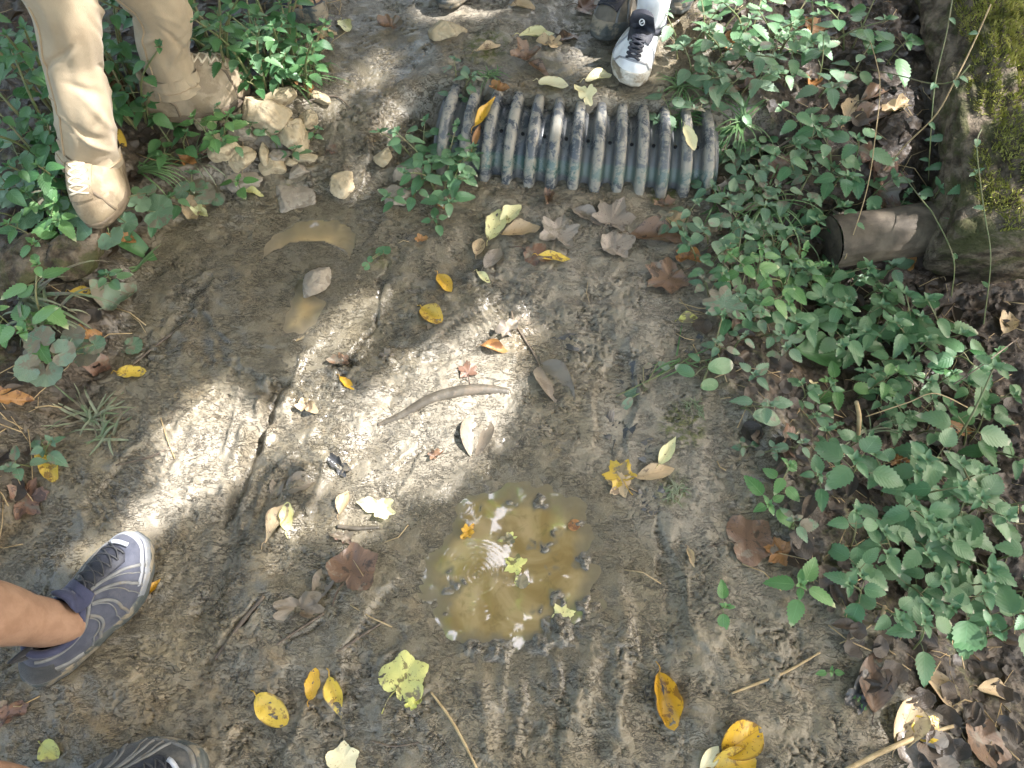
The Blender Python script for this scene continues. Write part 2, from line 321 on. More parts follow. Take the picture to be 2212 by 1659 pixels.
M = {}
M['mud'] = mat_mud()
M['water_brown'] = mat_water('muddy_water', (.215, .150, .060), (.34, .255, .132), 1.9)
M['water_tan'] = mat_water('silty_water', (.38, .27, .13), (.45, .335, .175), 1.5)
gv = (.17, .26, .13)
M['green'] = mat_leaf('nettle_leaf', (.070, .165, .070), (.135, .235, .115), (.13, .26, .13), None, 0, .42, .22, (.50, .48, .36), 0)
M['green_dark'] = mat_leaf('dark_green_leaf', (.038, .115, .036), (.085, .185, .065), (.09, .2, .08), None, 0, .45, .25, None)  # deeper green leaf colour
M['green_fresh'] = mat_leaf('fresh_leaf', (.085, .20, .060), (.155, .29, .10), (.2, .36, .15), None, 0, .42, .28, (.5, .5, .3))
M['green_blue'] = mat_leaf('ivy_leaf', (.09, .17, .095), (.155, .235, .14), (.18, .28, .19), None, 0, .45, .2, None, .25)
M['green_muddy'] = mat_leaf('muddy_green_leaf', (.10, .17, .10), (.16, .22, .15), (.24, .29, .22), (.2, .17, .12), .38, .5, .15, None, .45)
M['grass'] = mat_leaf('grass_blade', (.075, .17, .055), (.15, .24, .10), (.22, .3, .18), None, 0, .4, .25, (.4, .36, .2))
M['grass_pale'] = mat_leaf('silty_grass_blade', (.13, .18, .09), (.24, .26, .17), (.33, .34, .26), None, 0, .45, .2, (.42, .38, .26), .3)
M['yellow'] = mat_leaf('yellow_leaf', (.50, .335, .045), (.62, .45, .075), (.60, .36, .05), (.20, .11, .03), .47, .4, .15, None, .2)
M['gold'] = mat_leaf('golden_leaf', (.50, .27, .022), (.60, .36, .035), (.4, .22, .04), (.15, .07, .02), .44, .35, .12)
M['orange'] = mat_leaf('orange_brown_leaf', (.27, .125, .040), (.36, .185, .065), (.3, .15, .05), (.14, .06, .025), .46, .45, .15)
M['pale'] = mat_leaf('pale_yellow_leaf', (.58, .54, .24), (.66, .62, .34), (.52, .46, .22), (.2, .14, .05), .38, .45, .12)
M['limepale'] = mat_leaf('lime_yellow_leaf', (.50, .50, .13), (.58, .56, .2), (.42, .40, .12), (.13, .10, .04), .46, .45, .12, None, .2)
M['cream'] = mat_leaf('cream_leaf', (.70, .62, .36), (.78, .70, .46), (.6, .5, .3), (.45, .33, .16), .34, .45, .15)
M['tan'] = mat_leaf('tan_leaf', (.40, .29, .165), (.50, .38, .23), (.3, .21, .12), (.15, .1, .06), .42, .5, .1)
M['grey'] = mat_leaf('grey_brown_leaf', (.20, .165, .13), (.28, .235, .19), (.12, .1, .075), (.1, .075, .055), .42, .4, .05, None, .3)
M['brown'] = mat_leaf('brown_leaf', (.13, .075, .045), (.20, .12, .072), (.08, .05, .035), (.05, .035, .025), .45, .4, .08, None, .15)
M['red'] = mat_leaf('red_brown_leaf', (.135, .072, .045), (.19, .105, .068), (.09, .05, .035), (.06, .035, .025), .48, .4, .1, None, .35)
M['black'] = mat_leaf('black_wet_leaf', (.045, .045, .045), (.085, .082, .078), (.03, .03, .03), (.12, .1, .075), .40, .3, .0, None, .3)
M['mudleaf'] = mat_leaf('mud_coated_leaf', (.17, .135, .095), (.215, .17, .12), (.1, .08, .055), (.11, .085, .06), .45, .45, .0, None, .4)
M['stem'] = mat_simple('green_stem', (.10, .14, .05), (.17, .15, .07), 40, .5)
M['dry_stem'] = mat_simple('dry_stem', (.30, .21, .10), (.40, .30, .16), 40, .6)
M['twig'] = mat_simple('dark_twig', (.07, .05, .035), (.14, .105, .07), 60, .55, .001, 150)
M['stick'] = mat_simple('muddy_stick', (.058, .048, .034), (.10, .086, .064), 25, .42, .002, 90, .5, ((.13, .1, .07), 30, .5, .7))
M['stone'] = mat_simple('sandy_limestone', (.34, .27, .165), (.46, .385, .26), 14, .8, .006, 45, .3, ((.2, .15, .09), 22, .5, .7))
M['stone_grey'] = mat_simple('muddy_stone', (.22, .185, .14), (.33, .29, .23), 18, .6, .004, 60, .4, ((.15, .12, .085), 20, .48, .8))
M['bark'] = mat_simple('old_bark', (.04, .030, .020), (.17, .135, .095), 26, .85, .02, 38, .2, ((.055, .060, .020), 9, .46, .75))
M['moss'] = mat_simple('moss', (.21, .22, .045), (.40, .385, .12), 40, .9, .003, 200, .1, ((.05, .055, .012), 9, .5, .7))
M['log_wood'] = mat_simple('weathered_wood', (.058, .046, .032), (.125, .10, .07), 18, .7, .003, 60, .3, ((.1, .075, .05), 14, .5, .6))
M['log_end'] = mat_simple('log_end_grain', (.06, .048, .035), (.10, .08, .055), 35, .8, .003, 90, .2)
M['stump'] = mat_simple('rotten_wood', (.11, .07, .035), (.21, .14, .075), 22, .85, .012, 50, .2, ((.04, .027, .016), 16, .5, .8))
M['skin'] = mat_simple('tanned_skin', (.225, .130, .082), (.285, .172, .112), 34, .45, .0008, 160, .4)
M['skin_pale'] = mat_simple('light_skin', (.55, .33, .235), (.62, .39, .29), 24, .45, .0008, 160, .4)

def mat_cloth(name, c0, c1, scale=14, weave=900, rough=.85, stain=None):
    s = NT(name); P = s.coord()
    col = s.mix(s.mr(s.noise(P, scale, 4, .6), .35, .65), c0, c1)
    if stain: col = s.mix(s.math('MULTIPLY', s.mr(s.noise(P, stain[1], 5, .65), stain[2], stain[2] + .15), stain[3]), col, stain[0])
    h = s.math('ADD', s.noise(P, weave, 2), s.math('MULTIPLY', s.noise(P, 60, 3), 1.5))
    return s.bsdf(col, rough, s.bump(h, .5, .0012), .3, None, Sheen_Weight=.15)
M['khaki'] = mat_cloth('khaki_cotton', (.29, .226, .145), (.35, .280, .185), 9, 900, .85, ((.26, .19, .11), 6, .55, .4))
M['khaki_seam'] = mat_cloth('khaki_seam', (.30, .22, .13), (.34, .25, .15))
M['suede'] = mat_simple('tan_suede', (.25, .195, .125), (.32, .26, .178), 22, .85, .0015, 220, .2, ((.17, .13, .085), 16, .50, .6))
M['suede_sole'] = mat_simple('tan_rubber', (.12, .09, .058), (.19, .145, .095), 30, .8, .002, 120, .3, ((.14, .11, .08), 20, .48, .8))
M['lace_tan'] = mat_simple('tan_lace', (.50, .42, .30), (.56, .48, .35), 90, .8)
M['navy'] = mat_cloth('navy_mesh', (.040, .044, .062), (.066, .070, .092), 30, 1200, .75, ((.14, .13, .12), 24, .58, .5))
M['navy_lining'] = mat_cloth('navy_lining', (.026, .029, .060), (.038, .042, .080), 30, 600, .8)
M['char'] = mat_cloth('charcoal_mesh', (.028, .03, .032), (.05, .052, .054), 30, 1200, .7, ((.14, .13, .11), 22, .56, .5))
M['grey_overlay'] = mat_simple('grey_overlay', (.12, .122, .12), (.17, .17, .165), 40, .55, .0008, 200, .4, ((.15, .125, .09), 30, .52, .6))
M['silver_overlay'] = mat_simple('silver_overlay', (.24, .245, .26), (.32, .325, .34), 40, .45, .0008, 200, .5, ((.25, .22, .17), 30, .55, .5))
M['toe_rubber'] = mat_simple('grey_toe_rubber', (.17, .18, .195), (.25, .255, .27), 26, .6, .0015, 120, .4, ((.28, .24, .17), 24, .48, .8))
M['sole_dark'] = mat_simple('dark_rubber_sole', (.045, .055, .055), (.085, .09, .085), 30, .6, .002, 120, .4, ((.24, .20, .14), 24, .47, .85))
M['lace_dark'] = mat_simple('dark_lace', (.02, .02, .022), (.04, .04, .042), 90, .6)
M['lace_toggle'] = mat_simple('grey_plastic', (.32, .33, .36), (.4, .41, .44), 60, .4)
M['white_leather'] = mat_simple('white_leather', (.62, .62, .62), (.74, .74, .74), 22, .5, .0008, 160, .4, ((.33, .28, .21), 15, .57, .6))
M['white_sole'] = mat_simple('muddy_white_sole', (.40, .36, .29), (.6, .57, .5), 20, .7, .003, 90, .3, ((.19, .15, .1), 16, .44, .9))
M['black_shoe'] = mat_simple('black_shoe_fabric', (.012, .013, .020), (.028, .03, .042), 30, .6, .0008, 300)
M['sock'] = mat_cloth('white_sock', (.70, .70, .70), (.78, .78, .77), 30, 500, .9)
M['brown_shoe'] = mat_simple('dark_olive_shoe', (.085, .075, .058), (.135, .12, .095), 26, .65, .001, 160, .4, ((.2, .165, .115), 20, .5, .6))
M['strap'] = mat_simple('brown_strap', (.20, .125, .07), (.28, .18, .105), 30, .6)
M['black_cloth'] = mat_cloth('black_cloth', (.014, .015, .018), (.028, .028, .032))
M['hole'] = mat_simple('dark_hole', (.006, .006, .007), (.01, .01, .012), 10, .9)
M['canopy'] = mat_leaf('crown_leaf', (.040, .105, .022), (.08, .17, .035), (.1, .2, .05), None, 0, .45, .38)

def mat_pipe():
    s = NT('black_corrugated_plastic'); P = s.coord(); A = s.sep(s.attr('pipe').outputs['Color'])   # rib 0..1, angle 0..1, run
    base = s.mix(s.noise(P, 20, 3), (.042, .050, .060), (.080, .090, .105))
    st = s.math('MULTIPLY', s.mr(A[1], .628, .640), s.mr(A[1], .672, .684, 1, 0))
    base = s.mix(s.math('MULTIPLY', st, .30), base, (.06, .20, .13))
    mudm = s.math('MULTIPLY', s.mr(s.math('ADD', s.noise(P, 26, 5, .7, .7), s.math('MULTIPLY', s.noise(P, 110, 3, .7), .35)), .58, .74), s.mr(A[0], .25, .75, .3, 1))
    mudm = s.math('MAXIMUM', s.math('MULTIPLY', mudm, .8), s.math('MULTIPLY', s.mr(s.noise(P, 7, 3), .35, .6), .18))
    col = s.mix(mudm, base, s.mix(s.noise(P, 60, 3), (.235, .215, .17), (.35, .325, .265)))
    rough = s.mr(mudm, 0, .7, .22, .75)
    return s.bsdf(col, rough, s.bump(s.math('ADD', s.math('MULTIPLY', mudm, .8), s.math('MULTIPLY', s.noise(P, 160, 3), .3)), .6, .002), .5)
M['pipe'] = mat_pipe()

# ------------------------------------------------------------------ mesh helpers
class MB:
    def __init__(s): s.v = []; s.f = []; s.a = []
    def add(s, vs, fs, at_=None):
        o = len(s.v); s.v.extend([tuple(p) for p in vs]); s.f.extend([tuple(i + o for i in f) for f in fs])
        s.a.extend(at_ if at_ is not None else [(0, 0, 0)] * len(vs))
    def build(s, name, mat, parent=None, loc=None, attr=None, smooth=True):
        me = bpy.data.meshes.new(name)
        vs = s.v
        if loc is not None: vs = [(p[0] - loc[0], p[1] - loc[1], p[2] - loc[2]) for p in vs]
        me.from_pydata(vs, [], s.f)
        if smooth: me.polygons.foreach_set('use_smooth', [True] * len(me.polygons))
        if attr:
            a = me.attributes.new(attr, 'FLOAT_COLOR', 'POINT')
            arr = np.ones((len(vs), 4), np.float32); arr[:, :3] = np.array(s.a, np.float32); a.data.foreach_set('color', arr.ravel())
        me.materials.append(mat); me.update()
        o = bpy.data.objects.new(name, me); COL.objects.link(o)
        if loc is not None: o.location = loc
        if parent is not None: o.parent = parent; 
        if parent is not None and loc is None: o.location = (0, 0, 0)
        return o
def pbuild(mb, name, mat, root, attr=None, smooth=True):       # vertices given in world space, root is an Empty without rotation
    l = root_loc(root)
    mb.v = [(p[0] - l[0], p[1] - l[1], p[2] - l[2]) for p in mb.v]
    o = mb.build(name, mat, None, None, attr, smooth); o.parent = root; return o
def root_loc(o):
    l = Vector(o.location)
    while o.parent is not None: o = o.parent; l = l + Vector(o.location)
    return l
USED = {}
def tag(o, label=None, cat=None, group=None, kind=None):
    if label:
        n = len(label.split())
        if n < 4 or n > 16: print('LABEL LENGTH', n, label)
        if label in USED and not group: print('LABEL TWICE', label)
        USED[label] = 1; o['label'] = label
    if cat: o['category'] = cat
    if group: o['group'] = group
    if kind: o['kind'] = kind
    return o
def thing(name, loc, label, cat, group=None):
    o = bpy.data.objects.new(name, None); COL.objects.link(o); o.location = loc; o.empty_display_size = .05
    return tag(o, label, cat, group)
def frames(pts):
    P = [Vector(p) for p in pts]; n = len(P); T = []
    for i in range(n):
        d = P[min(i + 1, n - 1)] - P[max(i - 1, 0)]; T.append(d.normalized() if d.length > 1e-9 else Vector((0, 0, 1)))
    up = Vector((0, 0, 1)) if abs(T[0].z) < .9 else Vector((0, 1, 0))
    N = (up - T[0] * up.dot(T[0])).normalized(); out = []
    for i in range(n):
        N = (N - T[i] * N.dot(T[i])).normalized(); out.append((P[i], T[i], N, T[i].cross(N)))
    return out
def tube(mb, pts, rad, n=8, caps=True, flat=1.0, jit=0.0):
    fr = frames(pts); vs = []; fs = []; m = len(fr)
    for i, (p, t, a, b) in enumerate(fr):
        r = rad[i] if hasattr(rad, '__len__') else rad
        for k in range(n):
            q = 2 * math.pi * k / n; rr = r * (1 + (random.uniform(-jit, jit) if jit else 0))
            vs.append(p + a * (math.cos(q) * rr * flat) + b * (math.sin(q) * rr))
    for i in range(m - 1):
        for k in range(n):
            k2 = (k + 1) % n; fs.append((i * n + k, i * n + k2, i * n + n + k2, i * n + n + k))
    if caps:
        fs.append(tuple(range(n - 1, -1, -1))); fs.append(tuple(range((m - 1) * n, m * n)))
    mb.add(vs, fs)
def spline(pts, n=12):
    P = [Vector(p) for p in pts]; out = []
    for i in range(len(P) - 1):
        p0 = P[max(i - 1, 0)]; p1 = P[i]; p2 = P[i + 1]; p3 = P[min(i + 2, len(P) - 1)]
        for k in range(n):
            t = k / n
            out.append(.5 * ((2 * p1) + (p2 - p0) * t + (2 * p0 - 5 * p1 + 4 * p2 - p3) * t * t + (3 * p1 - p0 - 3 * p2 + p3) * t ** 3))
    out.append(P[-1]); return out
def interp(xs, ys, n):
    return list(np.interp(np.linspace(0, 1, n), np.linspace(0, 1, len(ys)), ys))

# leaf blades.  All return local vertices: x along the leaf, y across, z up
def w_of(shape, s):
    s = max(0.0, min(1.0, s))
    if shape == 'ovate': return (math.sin(math.pi * min(1, s ** .62)) ** .85) if 0 < s < 1 else 0.0
    if shape == 'elliptic': return math.sin(math.pi * s) ** .8 if 0 < s < 1 else 0.0
    if shape == 'oval': return math.sin(math.pi * s) ** .55 if 0 < s < 1 else 0.0
    if shape == 'lance': return max(0, math.sin(math.pi * s ** .75)) ** 1.1 if 0 < s < 1 else 0.0
    if shape == 'obovate': return math.sin(math.pi * s ** 1.5) ** .8 if 0 < s < 1 else 0.0
    return math.sin(math.pi * s)
def blade(L, W, shape='ovate', teeth=0, fold=.2, droop=.25, wave=.0, twist=0.0, rows=None, notch=0, curl=0.0):
    n = rows or (2 * teeth + 2 if teeth else 12); vs = []; at_ = []; fs = []; rnd = random.random()
    ph = random.uniform(0, 6.28); cols = (-1, -.55, 0, .55, 1)
    for i in range(n + 1):
        s = i / n; w = w_of(shape, s) * W * .5
        if teeth and 0 < i < n: w *= (1.07 if i % 2 == 0 else .90)
        for c in cols:
            cw = c
            x = s * L - (abs(c) == 1) * (L / n * .55 if teeth and i % 2 == 0 else 0) * -1 * (1 if 0 < i < n else 0)
            y = cw * w
            z = fold * abs(y) - droop * L * s * s + wave * L * math.sin(s * 9 + ph + c * 1.3) * abs(c)
            if curl: z += curl * (y * y) / (W * .5) * 2
            if notch and abs(c) == 1:
                y *= 1 - .5 * max(0, math.sin(s * 17 + ph)) * notch
            if twist: a = twist * s; y, z = y * math.cos(a) - z * math.sin(a), y * math.sin(a) + z * math.cos(a)
            vs.append((x, y, z)); at_.append((s, abs(c), rnd))
    m = len(cols)
    for i in range(n):
        for k in range(m - 1):
            fs.append((i * m + k, i * m + m + k, i * m + m + k + 1, i * m + k + 1))
    return vs, fs, at_
MAPLE = [(0, 1.0), (9, .80), (16, .84), (22, .66), (29, .62), (38, .70), (46, .82), (53, .94), (61, .76), (68, .78), (76, .62), (86, .56), (98, .58), (112, .72), (120, .74), (130, .56), (148, .42), (168, .34), (180, .14)]
TULIP = [(0, .76), (14, .84), (30, .98), (40, .88), (55, .74), (72, .72), (88, .84), (104, .88), (120, .80), (140, .70), (160, .60), (180, .36)]
SASS = [(0, 1.0), (10, .93), (18, .80), (30, .76), (42, .66), (52, .72), (64, .80), (72, .70), (90, .60), (112, .60), (126, .52), (150, .50), (180, .40)]
def polar(L, prof, cup=.15, wave=.05, scall=0, rings=4, n=64, ragged=0.0):
    vs = [(0, 0, 0)]; rnd = random.random(); at_ = [(.15, 0, rnd)]; fs = []; ph = random.uniform(0, 6.28); ph2 = random.uniform(0, 6.28)
    A = [a for a, r in prof]; B = [r for a, r in prof]
    rad = []
    for k in range(n):
        a = -180 + 360 * k / n; r = float(np.interp(abs(a), A, B)) * L
        if scall: r *= 1 - .07 * abs(math.sin(math.radians(a) * scall))
        if ragged: r *= 1 - ragged * random.random()
        rad.append((math.radians(a), r))
    for j in range(1, rings + 1):
        q = j / rings
        for a, r in rad:
            x, y = math.cos(a) * r * q, math.sin(a) * r * q
            z = cup * L * q * q + wave * L * math.sin(3 * a + ph) * q * q + wave * .6 * L * math.sin(7 * a + ph2) * q ** 3
            vs.append((x, y, z)); at_.append((q * .75 + .1, min(1, abs((a * 5 / math.pi + .5) % 1 - .5) * 2 * (.3 + .7 * q)), rnd))
    for k in range(n): fs.append((0, 1 + k, 1 + (k + 1) % n))
    for j in range(rings - 1):
        for k in range(n):
            k2 = (k + 1) % n; o = 1 + j * n; fs.append((o + k, o + n + k, o + n + k2, o + k2))
    return vs, fs, at_
KIDNEY = [(0, .92), (40, .98), (80, 1.0), (120, .98), (150, .85), (168, .62), (176, .25), (180, .12)]
GERAN = [(0, 1), (16, .9), (24, .66), (34, .92), (52, .98), (62, .62), (74, .9), (96, .95), (108, .58), (122, .82), (148, .78), (160, .5), (180, .12)]
def place(vs, o, f, up):
    f = Vector(f).normalized(); up = Vector(up); s = up.cross(f)
    s = s.normalized() if s.length > 1e-6 else Vector((0, 1, 0)); up = f.cross(s)
    o = Vector(o); return [o + f * p[0] + s * p[1] + up * p[2] for p in vs]
# ------------------------------------------------------------------ the ground sheet
def build_ground():
    ny, nx = GX.shape; me = bpy.data.meshes.new('ground')
    co = np.stack([GX, GY, HG], -1).reshape(-1, 3).astype(np.float32)
    idx = np.arange(nx * ny).reshape(ny, nx)
    q = np.stack([idx[:-1, :-1], idx[:-1, 1:], idx[1:, 1:], idx[1:, :-1]], -1).reshape(-1, 4).astype(np.int32)
    me.vertices.add(len(co)); me.vertices.foreach_set('co', co.ravel())
    me.loops.add(q.size); me.loops.foreach_set('vertex_index', q.ravel())
    me.polygons.add(len(q)); me.polygons.foreach_set('loop_start', np.arange(0, q.size, 4, dtype=np.int32))
    me.polygons.foreach_set('use_smooth', np.ones(len(q), bool)); me.update(calc_edges=True)
    x, y = GX, GY; L = dl(x, y); Rr = dr(x, y)
    n = fbm(x * 5, y * 5, 3, 101) * .06
    hum = np.maximum(sm(-.01, .09, L + n) * (.85 - .35 * sm(.9, 1.3, y) * (1 - sm(.1, .3, L))), sm(.0, .14, Rr + n))
    s1 = poly_sd(x, y, PUD1); s2 = np.minimum(poly_sd(x, y, PUD2), poly_sd(x, y, PUD3))
    wet = np.maximum(1 - sm(-.01, .16, s1 + n), 1 - sm(0, .12, s2 + n)); wet = np.maximum(wet, .55 * sm(-.1, .3, fbm(x * 2.2, y * 2.2, 2, 111)) * (1 - hum))
    low = wpts([(230, 640), (420, 520), (560, 470), (620, 520), (560, 680), (480, 780), (300, 780)]); wet = np.maximum(wet, .8 * (1 - sm(-.05, .1, poly_sd(x, y, low))))
    pale_zones = [wpts(p) for p in ([(1060, 440), (1480, 430), (1500, 600), (1480, 760), (1250, 800), (1130, 700), (1060, 560)], [(1250, 850), (1480, 800), (1600, 980), (1560, 1200), (1420, 1120), (1300, 1000)], [(1050, 330), (1300, 400), (1450, 400), (1420, 450), (1100, 440)], [(740, 900), (1050, 680), (1120, 830), (1040, 990), (760, 1110)], [(300, 950), (520, 850), (640, 900), (500, 1050), (320, 1090)], [(780, 40), (1300, 0), (1430, 190), (1150, 190), (850, 110)])]
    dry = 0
    for p in pale_zones: dry = np.maximum(dry, 1 - sm(-.06, .07, poly_sd(x, y, p) + n))  # paler, rougher mud; the last three zones also lighten the sun patches
    moss = sm(.05, .35, fbm(x * 7, y * 7, 3, 131)) * np.maximum(.5 * sm(.0, .2, L), .45 * sm(0, .1, Rr) * (1 - sm(.2, .4, Rr)))
    for u, v, r in [(715, 110, .06), (1050, 150, .07), (1440, 390, .05), (1490, 900, .05), (1460, 1050, .05), (620, 395, .03), (900, 360, .08), (800, 540, .04)]:
        c = at(u, v, .04); moss = np.maximum(moss, .9 * (1 - sm(.3 * r, r, np.hypot(x - c.x, y - c.y) + n * .5)))
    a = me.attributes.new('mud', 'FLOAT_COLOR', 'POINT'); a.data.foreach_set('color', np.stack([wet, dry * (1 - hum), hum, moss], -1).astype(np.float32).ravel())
    me.materials.append(M['mud']); o = bpy.data.objects.new('ground', me); COL.objects.link(o); tag(o, kind='structure'); return o
GROUND = build_ground()

def water(name, poly, level, mat, drops):
    xs = [p[0] for p in poly]; ys = [p[1] for p in poly]; st = .0035
    X, Y = np.meshgrid(np.arange(min(xs) - .05, max(xs) + .05, st), np.arange(min(ys) - .05, max(ys) + .05, st))
    Z = level + .00007 * pnoise(X * 18, Y * 18, 5) + .00003 * pnoise(X * 55, Y * 55, 6)
    for u, v, amp, k, dec in drops:
        c = at(u, v, level); r = np.hypot(X - c.x, Y - c.y); Z = Z + amp * np.sin(r * k) * np.exp(-r / dec)
    keep = poly_sd(X, Y, poly) < .04
    ny, nx = X.shape; idx = -np.ones((ny, nx), int); vs = []
    fs = []
    cell = keep[:-1, :-1] & keep[1:, :-1] & keep[:-1, 1:] & keep[1:, 1:]
    used = np.zeros((ny, nx), bool)
    for a in (0, 1):
        for b in (0, 1): used[a:ny - 1 + a, b:nx - 1 + b] |= cell
    idx[used] = np.arange(used.sum()); vs = np.stack([X[used], Y[used], Z[used]], -1)
    jj, ii = np.nonzero(cell)
    for j, i in zip(jj, ii): fs.append((idx[j, i], idx[j, i + 1], idx[j + 1, i + 1], idx[j + 1, i]))
    dp = np.clip((vs[:, 2] - H(vs[:, 0], vs[:, 1])) / .010, 0, 1); mb = MB(); mb.add(vs.tolist(), fs, [(d, 0, 0) for d in dp.tolist()]); o = mb.build(name, M[mat], None, None, 'depth'); tag(o, kind='structure'); return o
water('puddle_water', PUD1, LV1, 'water_brown', [(1032, 1240, .00055, 2 * math.pi / .0095, .022), (1000, 1095, .00012, 2 * math.pi / .008, .012), (1225, 1210, .00012, 2 * math.pi / .008, .012), (1100, 1370, .00012, 2 * math.pi / .008, .012)])
water('silt_puddle_water', PUD2, LV2, 'water_tan', [])
water('rut_water', PUD3, LV2, 'water_tan', [])

# ------------------------------------------------------------------ stones
def stone(u, v, w, d, h, rot, mat, label, sink=.35, seed=0, name='stone', group=None):
    g = ground(u, v); r = random.Random(seed * 77 + int(u)); n = 18
    # a faceted block: a sphere cut by random planes, then roughened
    planes = []
    for k in range(13):
        a = r.uniform(0, 6.28); zz = r.uniform(-.7, 1); q = math.sqrt(max(0, 1 - zz * zz)); planes.append((Vector((q * math.cos(a), q * math.sin(a), zz)), r.uniform(.50, .80)))
    planes.append((Vector((.1, -.2, .97)).normalized(), .6))
    mb = MB(); vs = []; fs = []; nu, nv = 72, 40
    for j in range(nv + 1):
        ph = math.pi * j / nv
        for i in range(nu):
            th = 2 * math.pi * i / nu; dr_ = Vector((math.sin(ph) * math.cos(th), math.sin(ph) * math.sin(th), math.cos(ph)))
            rad = 1.0
            for pn, pd in planes:
                c = dr_.dot(pn)
                if c > .05: rad = min(rad, pd / c)
            nn = float(pnoise(dr_.x * 3 + seed * 3.1 + dr_.z * 2, dr_.y * 3 + u * .01, seed)) * .05 + float(pnoise(dr_.x * 9 + dr_.z * 5, dr_.y * 9 + seed, seed + 3)) * .03
            p = dr_ * (rad + nn); vs.append((p.x * w * .62, p.y * d * .62, p.z * h * .62))
    for j in range(nv):
        for i in range(nu):
            fs.append((j * nu + i, j * nu + nu + i, j * nu + nu + (i + 1) % nu, j * nu + (i + 1) % nu))
    mb.add(vs, fs); o = mb.build(name, M[mat]); o.location = (g.x, g.y, Hs(g.x, g.y, .02) + h * (.5 - sink)); o.rotation_euler = (r.uniform(-.15, .15), r.uniform(-.15, .15), R(rot))
    for p in o.data.polygons: p.use_smooth = True
    return tag(o, label, 'stone', group)
G1 = 'stones heaped beside the tan boot'
for i, a in enumerate([
    (572, 262, .135, .085, .085, -25, 'stone', 'large flat sandy stone just under the toe of the tan boot', .3),
    (604, 222, .075, .045, .06, 25, 'stone', 'small angular sandy stone behind the large flat one', .35),
    (632, 306, .085, .075, .085, 10, 'stone', 'blocky sandy stone on the trail side of the stone heap', .3),
    (672, 270, .045, .04, .06, 60, 'stone', 'small upright block at the far trail edge of the heap', .3),
    (482, 318, .085, .07, .06, 20, 'stone', 'broad pale stone at the boot end of the heap', .35),
    (522, 292, .05, .07, .05, 70, 'stone_grey', 'grey green stone wedged between the pale stone and the large flat one', .3),
    (522, 350, .07, .055, .05, 15, 'stone', 'rounded tan stone at the near edge of the heap', .35),
    (592, 368, .055, .045, .05, 5, 'stone', 'squarish stone at the near end of the heap', .35),
    (574, 335, .025, .055, .05, 12, 'stone', 'narrow upright sliver of stone within the heap', .3),
    (604, 340, .05, .045, .04, 40, 'stone_grey', 'dark round stone leaning against the blocky sandy stone', .4),
    (655, 342, .06, .03, .025, 8, 'stone', 'thin flat stone in front of the blocky sandy stone', .35),
    (645, 372, .05, .04, .025, 30, 'stone_grey', 'grey mud smeared pebble beyond the squarish stone', .4),
    (445, 258, .08, .05, .04, 10, 'stone', 'pale stone half hidden by weeds below the boot heel', .35),
    (690, 215, .06, .03, .03, -40, 'stone', 'small pale stone at the foot of the weeds by the trail', .35),
    (628, 355, .03, .022, .02, 15, 'stone', 'tiny tan pebble between the squarish and blocky stones', .3)]):
    stone(*a[:8], sink=a[8], seed=i + 1, group=G1)
for i, a in enumerate([
    (743, 405, .075, .06, .05, 30, 'stone', 'smooth pale stone alone in the mud below the heap', .45),
    (632, 430, .10, .085, .03, 20, 'stone_grey', 'flat muddy stone sunk in the trail near the stone heap', .55),
    (520, 395, .11, .06, .03, 10, 'stone_grey', 'flat grey stone sunk at the edge of the weeds', .55),
    (968, 72, .085, .06, .06, 10, 'stone', 'sunlit tan stone on the trail at the back', .4),
    (688, 610, .085, .045, .05, 68, 'stone_grey', 'long mud covered stone at the edge of the silty puddle', .3),
    (832, 350, .05, .04, .055, 60, 'stone', 'pale knobbly stone left of the weeds by the pipe', .3),
    (885, 372, .08, .05, .06, 40, 'stone_grey', 'brown stone under the weeds at the pipe end', .4),
    (860, 425, .085, .06, .04, 20, 'stone_grey', 'dark reddish stone below the weeds at the pipe end', .45),
    (1810, 480, .07, .06, .05, 10, 'stone_grey', 'grey stone above the short cut log', .35),
    (1880, 470, .05, .04, .05, 30, 'stone', 'small pale stone between the short log and the leaves', .35),
    (1600, 410, .09, .05, .03, 5, 'stone_grey', 'flat tan stone under the grass right of the pipe', .4)]):
    stone(*a[:8], sink=a[8], seed=i + 31)
# clods of earth on the left bank
for i, a in enumerate([(60, 560, .22, .16, .09, 15, 'dark clod of earth under the left boot'), (150, 545, .16, .11, .08, 40, 'crumbling lump of earth right below the boot toe')]):
    stone(a[0], a[1], a[2], a[3], a[4], a[5], 'bark', a[6], .45, 60 + i, name='earth_clod')

